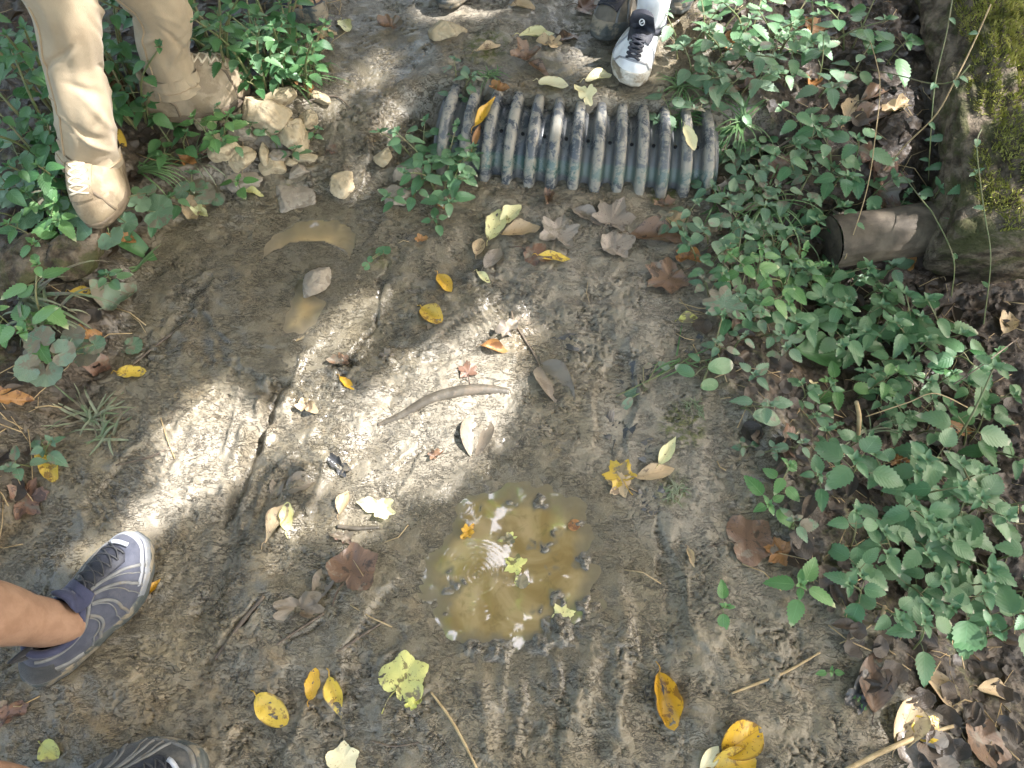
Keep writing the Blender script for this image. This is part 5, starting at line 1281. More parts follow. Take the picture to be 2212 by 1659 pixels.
 (660, 195, 44, -20, 'crumple', 'orange', 'orange brown leaf at the foot of the weeds by the stone heap', .6, .2),
 (1435, 445, 50, 0, 'crumple', 'brown', 'dark leaf between the pipe and the light tan lobed leaf', .7, .2),
 (1065, 560, 70, 60, 'elliptic', 'grey', 'flat grey leaf below the upright tan oval leaf', .55, .03),
 (1095, 715, 70, 40, 'crumple', 'grey', 'ragged muddy leaf in the upper corner of the main sun patch', .7, .12),
 (1130, 690, 40, 0, 'round', 'mudleaf', 'small rounded muddy leaf at the corner of the sun patch', .8, .0),
]
for a in LEAVES: leaf(*a[:7], asp=a[7], curl=a[8])
# leaves on the pipe and afloat in the puddle
for u, v, px, rot, kind, mat, label, asp, curl in [
 (1048, 240, 84, 62, 'lance', 'gold', 'long yellow leaf lying up the side of the pipe', .26, .15),
 (1030, 292, 52, 76, 'lance', 'orange', 'narrow brown leaf hanging below the long yellow leaf on the pipe', .28, .2),
 (1489, 298, 56, -68, 'oval', 'cream', 'cream leaf resting on the right end of the pipe', .45, .15),
 (1078, 197, 46, -20, 'crumple', 'orange', 'curled orange leaf perched on top of the pipe', .6, .4)]:
    p, n = on_pipe(u, v); leaf(u, v, px, rot, kind, mat, label, asp, curl, lift=.004, pos=p, nrm=(n * .8 + Vector((0, -.25, .4))).normalized())
for u, v, px, rot, kind, mat, label, asp in [
 (1118, 1222, 62, 150, 'maple', 'limepale', 'lime green lobed leaf afloat in the middle of the puddle', .8),
 (1215, 1330, 58, 70, 'maple', 'pale', 'pale star shaped leaf in the right arm of the puddle', .8),
 (1125, 1260, 44, 60, 'sass', 'limepale', 'small yellow green leaf just below the lime lobed one', .7),
 (1098, 1165, 50, 10, 'crumple', 'limepale', 'thin yellowish leaf scrap in the upper puddle', .5),
 (1010, 1150, 52, 50, 'crumple', 'gold', 'golden leaf scrap at the upper left shore of the puddle', .6),
 (1240, 1135, 30, 40, 'round', 'orange', 'tiny orange leaf in the upper right arm of the puddle', .7)]:
    p = at(u, v, LV1 + .0006); leaf(u, v, px, rot, kind, mat, label, asp, -.06, lift=.0012, pos=p, nrm=(0, 0, 1), stalk=False)

# dark shreds of old leaves that carpet both banks
def litter():
    mb = MB(); r = random.Random(9); n = 0; random.seed(4)
    while n < 760:
        u, v = r.uniform(-60, 2272), r.uniform(-40, 1720); p = at(u, v, 0); L = float(dl(p.x, p.y)); Q = float(dr(p.x, p.y))
        if max(L, Q) < .015 or (L > Q and r.random() < .35): continue
        g = Vector((p.x, p.y, float(H(p.x, p.y)))); l = r.uniform(.018, .06); a = r.uniform(0, 6.28)
        vs, fs, at_ = (polar(l * .5, OVALP, .15, .12, rings=2, n=14, ragged=.25) if r.random() < .7 else blade(l, l * .45, 'elliptic', rows=6, fold=.3, droop=.1, curl=.4))
        f = Vector((math.cos(a), math.sin(a), r.uniform(-.2, .35))); up = Vector((r.uniform(-.4, .4), r.uniform(-.4, .4), 1))
        mb.add(place(vs, g + Vector((0, 0, .006)), f, up), fs, at_); n += 1
    o = mb.build('leaf_litter', M['litter'], None, None, 'leaf'); tag(o, 'dark rotting leaf shreds carpeting the banks under the weeds', 'leaf litter', None, 'stuff')
    mb = MB(); n = 0
    while n < 420:
        u, v = r.uniform(-60, 2272), r.uniform(-40, 1720); p = at(u, v, 0); L = float(dl(p.x, p.y)); Q = float(dr(p.x, p.y))
        if max(L, Q) < .0 and r.random() < .97: continue
        a = r.uniform(0, 6.28); l = r.uniform(.02, .10); k = r.uniform(-.6, .6); pts = []
        for t in (0, .5, 1): x = p.x + math.cos(a + k * t) * l * t; y = p.y + math.sin(a + k * t) * l * t; pts.append((x, y, float(H(x, y)) + .003 + .012 * t * r.random()))
        tube(mb, pts, r.uniform(.0006, .0014), 4); n += 1
    o = mb.build('twig_litter', M['dry_stem']); tag(o, 'fine dry stalks and twigs strewn over the banks', 'twig litter', None, 'stuff')
M['litter'] = mat_leaf('rotting_leaf_shreds', (.026, .019, .013), (.072, .050, .032), (.04, .028, .018), (.03, .022, .016), .45, .5, .05)
litter()
# ------------------------------------------------------------------ weeds
def plant(u, v, label, h=.10, stems=2, leaf_=.035, nodes=4, spread=.4, mat='green', name='nettle_plant', cat='weed', kind='ovate', asp=.62, teeth=7, seed=None, group=None, fall=(0, 0), width=1.0, dz=0):
    random.seed(int(u * 3 + v * 7) if seed is None else seed); r = random
    g = ground(u, v); p = at(u, v, g.z + h * .75 + dz); z0 = float(H(p.x, p.y)) + dz; root = thing(name, (p.x, p.y, z0), label, cat, group)
    st = MB(); fo = MB(); lean0 = r.uniform(0, 6.28)
    for s in range(stems):
        az = lean0 + s * 2.4 + r.uniform(-.4, .4); ln = spread * r.uniform(.5, 1.1) * (1 if stems > 1 else .5) ; hh = h * r.uniform(.72, 1.12)
        off = .018 * width * (stems > 1); b = Vector((p.x + math.cos(az) * off, p.y + math.sin(az) * off, 0)); b.z = float(H(b.x, b.y)) - .004 + dz
        tip = b + Vector((math.cos(az) * ln * hh + fall[0], math.sin(az) * ln * hh + fall[1], hh)); mid = b.lerp(tip, .5) + Vector((-math.cos(az) * ln * hh * .15, -math.sin(az) * ln * hh * .15, hh * .08))
        S = spline([b, mid, tip], 8); rad = .0013 + .010 * h; tube(st, S, interp(None, [rad, rad * .8, rad * .45], len(S)), 6)
        rot = r.uniform(0, 3.14)
        for k in range(nodes):
            t = .38 + .62 * k / max(1, nodes - 1) if nodes > 1 else 1.0
            i = min(len(S) - 1, int(t * (len(S) - 1))); c = S[i]; sz = leaf_ * (1.05 - .62 * ((t - .38) / .62) ** 1.6) * r.uniform(.82, 1.12); rot += math.pi / 2 + r.uniform(-.25, .25)
            for sg in (0, math.pi):
                if r.random() < .06 and t < .9: continue
                a = rot + sg + r.uniform(-.2, .2); el = r.uniform(-.30, .22) + .35 * (t > .95); pet = sz * (.55 - .25 * t) * r.uniform(.7, 1.2)
                f = Vector((math.cos(a) * math.cos(el), math.sin(a) * math.cos(el), math.sin(el))); fp = Vector((math.cos(a), math.sin(a), .45)).normalized(); o = c + fp * pet
                tube(st, [c, c.lerp(o, .5) + Vector((0, 0, .0015)), o], [.0009, .0008, .0007], 5, False)
                up = (Vector((0, 0, 1)) + Vector((r.uniform(-.3, .3), r.uniform(-.3, .3), 0))).normalized()
                if kind == 'round': vs, fs, at_ = polar(sz * .55, KIDNEY, .08, .05, 5.0, 3, 40); vs = [(x + sz * .3, y, z) for x, y, z in vs]
                elif kind == 'geran': vs, fs, at_ = polar(sz * .55, GERAN, .05, .05, 9.0, 3, 56); vs = [(x + sz * .3, y, z) for x, y, z in vs]
                else: vs, fs, at_ = blade(sz * r.uniform(.9, 1.1), sz * asp, kind, teeth, r.uniform(.05, .3), r.uniform(.1, .4), .012)
                fo.add(place(vs, o, f, up), fs, at_)
        if kind not in ('round', 'geran'):               # small bud leaves at the tip
            for k in range(4):
                a = rot + k * math.pi / 2 + .6; f = Vector((math.cos(a) * .7, math.sin(a) * .7, .7)); vs, fs, at_ = blade(leaf_ * .30, leaf_ * .16, kind, 4, .3, .2); fo.add(place(vs, S[-1], f, (0, 0, 1)), fs, at_)
    pbuild(st, 'stem', M['stem'], root); pbuild(fo, 'foliage', M[mat], root, 'leaf'); return root
def rosette(u, v, label, leaves, mat='green_blue', kind='round', h=.05, name='scalloped_weed', cat='weed', group=None):
    # leaves: (u, v, size_px, rot)
    random.seed(int(u + v)); g = ground(u, v); root = thing(name, g, label, cat, group); st = MB(); fo = MB(); up0 = Vector((0, -.25, 1)).normalized()
    for lu, lv, px, rot in leaves:
        gz = ground(lu, lv).z + h * random.uniform(.5, 1.1); c = at(lu, lv, gz); depth = (c - Vector((0, 0, CAMZ))).length; L = px * depth / FPX; a = R(rot)
        f = Vector((math.cos(a), math.sin(a), random.uniform(-.2, .15))); up = (up0 + Vector((random.uniform(-.25, .25), random.uniform(-.2, .2), 0))).normalized()
        if kind == 'round': vs, fs, at_ = polar(L * .55, KIDNEY, .06, .05, 6.0, 4, 60)
        elif kind == 'geran': vs, fs, at_ = polar(L * .55, GERAN, .04, .05, 9.0, 4, 72)
        else: vs, fs, at_ = blade(L, L * .55, kind, 0, .15, .25, .02, rows=16); vs = [(x - L / 2, y, z) for x, y, z in vs]
        fo.add(place(vs, c, f, up), fs, at_); b = Vector((g.x, g.y, g.z - .003)); e = c - f.normalized() * (L * (.06 if kind != 'oval' else .48)); m_ = b.lerp(e, .5) + Vector((0, 0, h * .35))
        S = spline([b, m_, e], 6); tube(st, S, [.0013] * len(S), 5)
    pbuild(st, 'stalk', M['stem'], root); pbuild(fo, 'foliage', M[mat], root, 'leaf'); return root
def tuft(u, v, label, n=22, l=.10, w=.0032, mat='grass', spread=1.0, name='grass_tuft', cat='grass tuft', az=None, group=None, arc=1.0):
    random.seed(int(u * 5 + v)); g = ground(u, v); mb = MB()
    for k in range(n):
        a = random.uniform(0, 6.28) if az is None else R(az) + random.gauss(0, .5); ll = l * random.uniform(.5, 1.15); up = random.uniform(.35, 1.0) / spread; b = g + Vector((random.gauss(0, .008), random.gauss(0, .008), -.003)); wd = w * random.uniform(.6, 1.2); rnd = random.random()
        d = Vector((math.cos(a), math.sin(a), 0)); sd = Vector((-d.y, d.x, 0)); vs = []; at_ = []; fs = []; p = b.copy(); el = math.atan(up * 1.6); seg = 9
        for i in range(seg + 1):
            t = i / seg; ww = wd * (1 - t ** 2.2) + .0002; q = p + sd * 0; low = float(H(q.x, q.y)) + .003; q.z = max(q.z, low)
            vs += [tuple(q - sd * ww), tuple(q + Vector((0, 0, -ww * .5))), tuple(q + sd * ww)]; at_ += [(t, 1, rnd), (t, .1, rnd), (t, 1, rnd)]
            p = p + (d * math.cos(el) + Vector((0, 0, math.sin(el)))) * (ll / seg); el -= arc * (.16 + .22 * t)
        for i in range(seg):
            for j in range(2): fs.append((i * 3 + j, i * 3 + 3 + j, i * 3 + 4 + j, i * 3 + 1 + j))
        mb.add(vs, fs, at_)
    o = mb.build(name, M[mat], None, tuple(g), 'leaf'); return tag(o, label, cat, group)

# left side
plant(950, 335, 'leafy nettle clump growing at the left end of the pipe', .12, 6, .046, 4, .75, width=1.6)
plant(905, 300, 'short nettle leaning away from the pipe on its left', .09, 3, .042, 3, .8)
plant(1010, 300, 'small nettle in front of the second and third pipe ribs', .08, 3, .036, 3, .7, 'green_blue')
plant(870, 400, 'low nettle shoot beside the dark reddish stone', .06, 2, .034, 3, .8)
plant(950, 395, 'serrated nettle hanging over the stones under the pipe end', .07, 3, .042, 3, .9)
plant(940, 470, 'small sprig alone below the pipe end weeds', .04, 1, .032, 3, .3)
rosette(830, 545, 'single round leaf on a creeping stem left of the trail centre', [(828, 543, 32, 100), (790, 575, 18, 40), (800, 560, 14, 200)], 'green', h=.02, name='creeping_weed')
plant(985, 150, 'little weed left of the moss behind the pipe', .05, 3, .034, 3, .6, 'green_blue')
plant(1020, 185, 'little weed growing right behind the pipe', .05, 2, .028, 3, .6)
tuft(1055, 160, 'thin mossy grass tuft behind the pipe', 26, .06, .0016, 'grass', 1.2)
rosette(235, 470, 'kidney leaved weed in front of the boot toe on the left', [(168, 478, 78, 200), (240, 515, 54, -60), (340, 457, 66, 10), (300, 440, 44, 60), (130, 455, 44, 150), (275, 480, 40, 20), (318, 415, 40, 100)], 'green_blue', h=.06)
plant(212, 572, 'little nettle on the bank below the left boot', .07, 1, .040, 4, .4)
rosette(140, 790, 'silt dusted scalloped weed on the left bank', [(86, 735, 56, 120), (158, 728, 48, 60), (185, 762, 58, 20), (62, 795, 52, 190), (100, 805, 60, -80), (135, 762, 50, 20), (72, 768, 44, 160), (205, 745, 40, -20)], 'green_muddy', h=.055)
plant(18, 645, 'toothed green nettle leaves reaching in from the left edge', .14, 2, .058, 3, .7, 'green_fresh')
plant(10, 690, 'low toothed nettle at the left edge under the long grass', .08, 1, .06, 3, .6, 'green_fresh')
tuft(60, 650, 'long arching grass blades on the left bank', 16, .20, .0042, 'grass_pale', 1.3, az=-15, arc=.8)
tuft(110, 690, 'shorter arching grass below the long blades on the left', 18, .13, .0036, 'grass_pale', 1.4)
tuft(290, 595, 'single broad grass blade pointing along the trail', 2, .09, .004, 'grass', 2.2, az=20, arc=.2)
tuft(200, 905, 'spidery grass tuft at the left of the trail', 22, .105, .003, 'grass_pale', 1.3)
tuft(225, 940, 'small grass tuft just below the spidery one', 12, .085, .0028, 'grass_pale', 1.6)
plant(45, 965, 'small weed at the left edge beside the long yellow leaf', .05, 2, .038, 3, .7, 'green_blue')
plant(75, 950, 'tiny seedling right of the small left edge weed', .03, 1, .022, 2, .5, 'green_blue')
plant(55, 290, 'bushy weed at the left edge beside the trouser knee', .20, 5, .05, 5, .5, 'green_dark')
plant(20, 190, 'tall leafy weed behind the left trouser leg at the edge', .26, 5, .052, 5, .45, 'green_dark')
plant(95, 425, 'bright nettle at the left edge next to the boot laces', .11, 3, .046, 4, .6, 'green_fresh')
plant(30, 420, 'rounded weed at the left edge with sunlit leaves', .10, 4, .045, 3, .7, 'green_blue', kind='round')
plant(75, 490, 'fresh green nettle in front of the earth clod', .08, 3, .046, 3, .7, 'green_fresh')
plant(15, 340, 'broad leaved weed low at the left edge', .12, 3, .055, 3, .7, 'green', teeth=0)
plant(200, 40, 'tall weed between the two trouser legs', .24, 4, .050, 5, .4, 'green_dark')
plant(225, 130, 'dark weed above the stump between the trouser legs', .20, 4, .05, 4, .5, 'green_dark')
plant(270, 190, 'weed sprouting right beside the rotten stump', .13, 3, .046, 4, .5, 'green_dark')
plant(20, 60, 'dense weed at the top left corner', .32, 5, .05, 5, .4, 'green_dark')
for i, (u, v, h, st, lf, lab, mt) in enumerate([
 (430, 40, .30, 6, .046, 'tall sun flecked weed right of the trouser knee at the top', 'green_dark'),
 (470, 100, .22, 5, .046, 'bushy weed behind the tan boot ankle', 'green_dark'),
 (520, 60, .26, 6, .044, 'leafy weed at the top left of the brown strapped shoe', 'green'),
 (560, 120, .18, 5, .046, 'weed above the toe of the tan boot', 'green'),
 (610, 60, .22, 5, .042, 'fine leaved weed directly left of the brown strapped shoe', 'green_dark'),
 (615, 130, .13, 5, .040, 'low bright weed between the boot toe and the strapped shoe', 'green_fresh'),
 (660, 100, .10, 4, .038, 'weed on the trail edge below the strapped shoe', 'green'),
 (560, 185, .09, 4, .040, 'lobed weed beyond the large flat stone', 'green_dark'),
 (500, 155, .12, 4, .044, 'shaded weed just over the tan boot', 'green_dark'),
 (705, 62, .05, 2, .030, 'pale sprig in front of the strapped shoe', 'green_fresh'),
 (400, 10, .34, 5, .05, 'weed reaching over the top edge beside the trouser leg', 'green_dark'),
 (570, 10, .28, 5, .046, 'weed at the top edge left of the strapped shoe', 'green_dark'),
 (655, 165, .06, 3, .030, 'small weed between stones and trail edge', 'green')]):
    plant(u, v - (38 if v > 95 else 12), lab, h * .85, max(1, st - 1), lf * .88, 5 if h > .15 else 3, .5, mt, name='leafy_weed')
tuft(620, 175, 'stiff grass blades slanting over the stones', 12, .15, .0028, 'grass', 1.3, az=-40, arc=.5)
tuft(560, 90, 'long grass among the weeds at the upper left', 24, .17, .0024, 'grass', .9)
tuft(650, 60, 'grass at the foot of the strapped shoe', 22, .13, .0022, 'grass', 1.0)
tuft(690, 140, 'sparse yellowing grass on the moss by the trail', 22, .06, .0014, 'grass', 1.3)
tuft(300, 370, 'flattened grass between the boots', 26, .13, .002, 'grass', 2.0, az=5)
tuft(420, 340, 'dry flattened grass left of the stone heap', 26, .12, .0018, 'grass_pale', 2.2, az=15)
plant(448, 255, 'bright weed in front of the tan boot instep', .09, 3, .042, 3, .6, 'green_fresh', teeth=4)
plant(505, 265, 'small weed between the boot sole and the flat stone', .06, 3, .028, 3, .8)
plant(355, 272, 'dark fern like weed at the heel of the tan boot', .07, 3, .040, 3, .8, 'green_dark')
plant(595, 270, 'small weed growing over the large flat stone', .06, 2, .034, 3, .5, 'green')
plant(640, 250, 'thin weed behind the blocky stone', .05, 2, .028, 3, .6)
plant(385, 378, 'oval leaved weed on the bank left of the heap', .06, 2, .034, 3, .6, 'green', teeth=0)
plant(508, 385, 'small toothed weed at the near edge of the heap', .035, 1, .038, 3, .3, 'green_fresh')
rosette(425, 425, 'flat round leaves in the mud below the left weeds', [(440, 418, 48, 10), (420, 400, 40, 60), (470, 430, 30, -20), (395, 412, 36, 170), (462, 408, 26, 60)], 'green_muddy', h=.02, name='creeping_weed')
plant(285, 415, 'small weed right of the front boot', .05, 3, .030, 3, .8)
rosette(285, 748, 'small pale green leaf lying on the trail by the left weeds', [(287, 747, 38, 10), (272, 752, 20, 170)], 'green_muddy', h=.006, name='creeping_weed')
# right side, top
R1 = [
 (1495, 60, .14, 4, .042, 'weed at the top edge right behind the white sneaker', 'green_blue'), (1545, 30, .16, 5, .040, 'leafy weed at the top, second right of the sneaker leg', 'green'),
 (1600, 60, .14, 5, .040, 'weed above the brown star shaped leaf', 'green_blue'), (1640, 20, .18, 5, .042, 'weed at the top edge in the middle of the right thicket', 'green'),
 (1700, 60, .14, 5, .040, 'weed at the top left of the orange brown leaf', 'green'), (1790, 30, .16, 5, .044, 'weed at the top right of the orange brown leaf', 'green'),
 (1870, 40, .16, 4, .046, 'weed at the top edge left of the mossy log', 'green_dark'), (1940, 90, .12, 3, .052, 'broad leaved weed touching the mossy log at the top', 'green_dark'),
 (1520, 130, .10, 5, .038, 'sunlit weed right of the white sneaker heel', 'green_blue'), (1480, 205, .08, 5, .038, 'sunlit weed between the sneaker and the pipe end', 'green_blue'),
 (1545, 190, .09, 5, .038, 'bushy sunlit weed above the pipe end', 'green_blue'), (1600, 150, .10, 4, .042, 'weed with bright leaves below the brown star leaf', 'green_blue'),
 (1660, 130, .10, 4, .036, 'weed left of the rust coloured leaf', 'green'), (1720, 130, .12, 4, .034, 'small leaved weed above the rust coloured leaf', 'green'),
 (1790, 150, .12, 4, .042, 'weed right of the rust coloured leaf', 'green_blue'), (1850, 140, .12, 4, .038, 'weed above the brown curled leaf by the log', 'green'),
 (1620, 235, .08, 4, .036, 'low weed in the shade of the right thicket', 'green'), (1690, 250, .09, 4, .032, 'low small leaved weed in the middle of the thicket', 'green'),
 (1770, 235, .10, 4, .040, 'weed left of the tan oval leaf', 'green'), (1560, 300, .07, 4, .036, 'weed right beside the last pipe rib', 'green_blue'),
 (1530, 350, .06, 4, .036, 'weed in front of the last pipe rib', 'green_blue'), (1610, 330, .08, 4, .036, 'weed right of the weed by the last rib', 'green_blue'),
 (1680, 320, .08, 4, .038, 'weed left of the purplish leaf', 'green_blue'), (1760, 315, .10, 4, .040, 'weed over the purplish leaf', 'green'),
 (1835, 320, .11, 4, .042, 'weed with broad leaves between thicket and log', 'green'), (1870, 300, .10, 3, .044, 'weed below the oval leaf pair', 'green'),
 (1805, 385, .10, 4, .042, 'weed above the grey stone and short log', 'green'), (1900, 370, .10, 4, .044, 'weed against the log above the short log', 'green'),
 (1735, 400, .08, 4, .036, 'weed below the purplish leaf', 'green_blue'), (1660, 395, .08, 4, .034, 'weed in the grass left of the short log', 'green_blue'),
 (1590, 400, .07, 4, .034, 'weed in the grass below the pipe end', 'green_blue'), (1520, 410, .05, 3, .034, 'low weed at the right front of the pipe', 'green_blue'),
 (1555, 500, .08, 4, .036, 'weed at the trail edge left of the grass', 'green_blue'), (1620, 490, .08, 4, .042, 'weed with wide leaves left of the sawn end', 'green_blue'),
 (1690, 480, .07, 3, .038, 'weed touching the grass left of the sawn end', 'green')]
for u, v, h, st, lf, lab, mt in R1: plant(u, v, lab, h * .8, max(1, st - 2), lf * 1.3, 3, .9, mt, name='leafy_weed')
for u, v, lab, n, l in [(1470, 190, 'sunlit grass tuft at the heel of the sneaker', 26, .10), (1600, 270, 'drooping grass over the last pipe rib', 30, .14), (1640, 440, 'long soft grass in front of the short log', 34, .17), (1560, 450, 'grass tuft right of the light tan lobed leaf', 24, .11), (1700, 110, 'pale grass in the top right thicket', 22, .10), (1690, 500, 'arching grass beside the sawn log end', 22, .15), (1480, 250, 'grass tuft behind the last three pipe ribs', 24, .09), (1600, 540, 'grass tuft at the trail edge below the thicket', 18, .10)]:
    tuft(u, v, lab, n, l, .0024, 'grass', 1.3)
tuft(1430, 380, 'mossy tuft at the front of the pipe', 60, .035, .0012, 'grass', .8, name='moss_tuft', cat='moss')
# right side, middle
R2 = [
 (1600, 560, .07, 3, .036, 'weed just below the grass on the right', 'green'), (1650, 590, .09, 4, .040, 'nettle left of the middle right clump', 'green_fresh'),
 (1720, 590, .12, 4, .042, 'pale green nettle in front of the sawn log end', 'green_fresh'), (1800, 545, .14, 3, .056, 'tall nettle with holed leaves before the short log', 'green'),
 (1790, 610, .10, 4, .046, 'nettle below the holed nettle', 'green'), (1870, 600, .09, 3, .046, 'nettle under the short log', 'green'),
 (1950, 540, .10, 2, .052, 'bluish weed standing in front of the short log', 'green_blue'), (1975, 620, .10, 3, .052, 'nettle in the dark left of the log end', 'green'),
 (1690, 650, .09, 4, .040, 'nettle over the orange leaf left of the clump', 'green'), (1760, 660, .10, 4, .044, 'nettle in the middle of the right clump', 'green'),
 (1840, 680, .12, 4, .054, 'large leaved nettle in the right clump', 'green'), (1920, 690, .10, 4, .048, 'nettle at the rear of the right clump', 'green'),
 (2000, 720, .12, 4, .058, 'dark toothed nettle at the gully edge', 'green'), (2080, 720, .13, 3, .060, 'nettle reaching out over the gully', 'green'),
 (1880, 750, .10, 5, .044, 'dense nettle right of the big dark green leaf', 'green'), (1960, 775, .10, 4, .046, 'nettle below the dark toothed one', 'green'),
 (1700, 740, .08, 2, .042, 'young nettle with four leaves above the big dark leaf', 'green_blue'), (1630, 800, .06, 2, .036, 'small nettle left of the big dark leaf', 'green_blue'),
 (1650, 860, .05, 2, .040, 'small weed above the trailing leaf', 'green_blue'), (1860, 840, .09, 3, .044, 'nettle on a short brown stalk', 'green_fresh'),
 (1930, 815, .08, 4, .034, 'small leaved nettle right of the stalked one', 'green'), (2010, 830, .07, 3, .036, 'little nettle in the shade of the gully edge', 'green'),
 (1830, 610, .08, 3, .040, 'nettle tucked between two taller nettles', 'green'), (1740, 545, .08, 3, .036, 'nettle beside the orange leaf scrap', 'green_blue')]
for u, v, h, st, lf, lab, mt in R2: plant(u, v, lab, h * .95, max(1, st - 1), lf * 1.12, 3, .85, mt)
leaf(1758, 778, 130, 10, 'obovate', 'green_dark', 'big dark green wrinkled leaf lying among the right hand weeds', asp=.62, curl=.06, lift=.03, name='broad_leaf')
rosette(1530, 790, 'broad leaved weed at the right edge of the trail', [(1560, 790, 66, 10), (1535, 830, 50, 20), (1480, 800, 46, 150), (1500, 770, 34, 120)], 'green', 'oval', .04, 'broad_leaved_weed')
rosette(1520, 830, 'pale lobed leaf on a long stalk at the right edge of the trail', [(1565, 660, 92, 80)], 'green_muddy', 'geran', .05, 'lobed_weed')
rosette(1600, 880, 'trailing oval leaf on a bent stalk right of the trail', [(1660, 900, 70, 0), (1655, 870, 28, 60)], 'green_blue', 'oval', .03, 'trailing_weed')
rosette(1390, 845, 'small muddy weed trodden into the trail', [(1368, 848, 38, 200), (1355, 872, 36, 230), (1400, 790, 24, 20), (1435, 790, 32, -30), (1395, 825, 36, 100)], 'green_muddy', 'oval', .012, 'trodden_weed')
tuft(1470, 790, 'few pale grass blades beside the broad leaved weed', 8, .09, .0022, 'grass', 1.6)
tuft(1870, 930, 'thin grass at the foot of the brown stalk', 12, .12, .0018, 'grass_pale', 1.5)
tuft(1500, 880, 'mossy grass beside the trodden weed', 40, .03, .0011, 'grass_pale', 1.0, name='moss_tuft', cat='moss')
tuft(1460, 1060, 'mossy grass right of the dark shiny leaf', 40, .03, .0011, 'grass_pale', 1.0, name='moss_tuft', cat='moss')
for u, v, h, st, lf, lab, mt in [
 (1475, 470, .05, 3, .034, 'weed at the trail edge above the curled orange brown leaf', 'green_blue'), (1530, 545, .06, 3, .036, 'weed right beside the curled orange brown leaf', 'green'),
 (1555, 620, .05, 2, .034, 'weed sprouting by the small pale maple leaf', 'green_blue'), (1600, 640, .07, 3, .038, 'weed on the trail side of the middle right clump', 'green'),
 (1640, 690, .07, 3, .036, 'weed just above the dark red pointed leaf', 'green_blue'), (1660, 545, .07, 3, .038, 'weed below the arching grass by the log end', 'green'),
 (1580, 740, .05, 2, .034, 'weed between the pale lobed leaf and the dark red leaf', 'green_blue'), (1760, 870, .06, 3, .036, 'weed left of the nettle on a brown stalk', 'green'),
 (1930, 880, .06, 3, .036, 'weed in the gap below the right clump', 'green'), (1990, 900, .08, 3, .044, 'weed at the rim of the gully below the little nettle', 'green'),
 (1690, 560, .07, 3, .034, 'weed close by the orange leaf scrap under the log end', 'green_blue'), (1800, 440, .08, 3, .038, 'weed spilling over the grey stone by the short log', 'green'),
 (1860, 450, .08, 2, .040, 'weed leaning over the short cut log', 'green'), (1960, 430, .09, 2, .042, 'weed in the corner of the two logs', 'green'),
 (1820, 960, .06, 3, .036, 'weed above the nettle with big toothed leaves', 'green'), (2140, 830, .10, 3, .05, 'weed in the dark gully near the right edge', 'green_dark'),
 (2150, 930, .12, 3, .055, 'weed behind the tallest nettle at the right edge', 'green_dark'), (1640, 960, .03, 2, .026, 'seedling on the open mud left of the brown stalk', 'green_blue')]:
    plant(u, v, lab, h, st, lf, 3, .7, mt, name='leafy_weed')
# right side, bottom
R3 = [
 (1720, 960, .05, 2, .034, 'seedling between two big nettle clumps', 'green_blue'), (1790, 930, .05, 2, .030, 'tiny weed left of the brown stalk', 'green'),
 (1780, 1030, .08, 2, .038, 'small nettle left of the big toothed leaves', 'green'), (1860, 1010, .16, 2, .072, 'nettle with the big toothed leaves pointing left', 'green'),
 (1950, 1060, .15, 4, .060, 'large nettle in the middle of the lower clump', 'green'), (2090, 960, .20, 3, .078, 'tallest nettle of the lower clump at the gully', 'green'),
 (2050, 1040, .16, 4, .062, 'nettle filling the back of the lower clump', 'green'), (2160, 1070, .16, 4, .062, 'nettle at the right edge of the lower clump', 'green'),
 (2000, 1130, .14, 4, .060, 'broad nettle in front of the large one', 'green'), (2090, 1160, .15, 4, .068, 'dark nettle with wide leaves near the right edge', 'green'),
 (2180, 1180, .14, 3, .066, 'nettle cut by the right edge', 'green'), (1900, 1140, .10, 3, .052, 'nettle at the left side of the lower clump', 'green'),
 (1860, 1190, .09, 3, .046, 'drooping nettle over the round dark leaf', 'green'), (1960, 1220, .11, 4, .054, 'nettle in front of the broad one', 'green'),
 (2060, 1250, .12, 4, .056, 'nettle below the dark wide leaved one', 'green'), (2160, 1270, .12, 3, .058, 'nettle below the one cut by the edge', 'green'),
 (1690, 1060, .07, 3, .042, 'bright lobed weed at the trail edge by the lower clump', 'green_fresh'), (1720, 1130, .06, 2, .040, 'nettle sprout over the orange brown lobed leaf', 'green_blue'),
 (1745, 1265, .09, 2, .054, 'young nettle standing alone left of the lower clump', 'green_fresh'), (1900, 1280, .10, 3, .050, 'nettle at the lower left of the clump', 'green'),
 (2090, 1310, .12, 2, .075, 'nettle with broad holed leaves at the lower right', 'green'), (2005, 1390, .10, 2, .062, 'last nettle at the bottom of the clump', 'green'),
 (2165, 1370, .13, 2, .085, 'nettle with one huge hanging leaf at the right edge', 'green'), (1562, 1310, .03, 1, .034, 'three leaved seedling alone on the mud at the right', 'green_fresh'),
 (1800, 1450, .02, 1, .020, 'tiny seedling by the dry side twig', 'green_fresh'), (1858, 1515, .015, 1, .014, 'minute seedling beside the wet leaves', 'green_fresh'), (1625, 1610, .012, 1, .014, 'minute seedling right of the golden pair', 'green_fresh')]
for u, v, h, st, lf, lab, mt in R3: plant(u, v, lab, h * .9, max(1, st - 1), lf, 3 if h > .04 else 2, .7, mt)
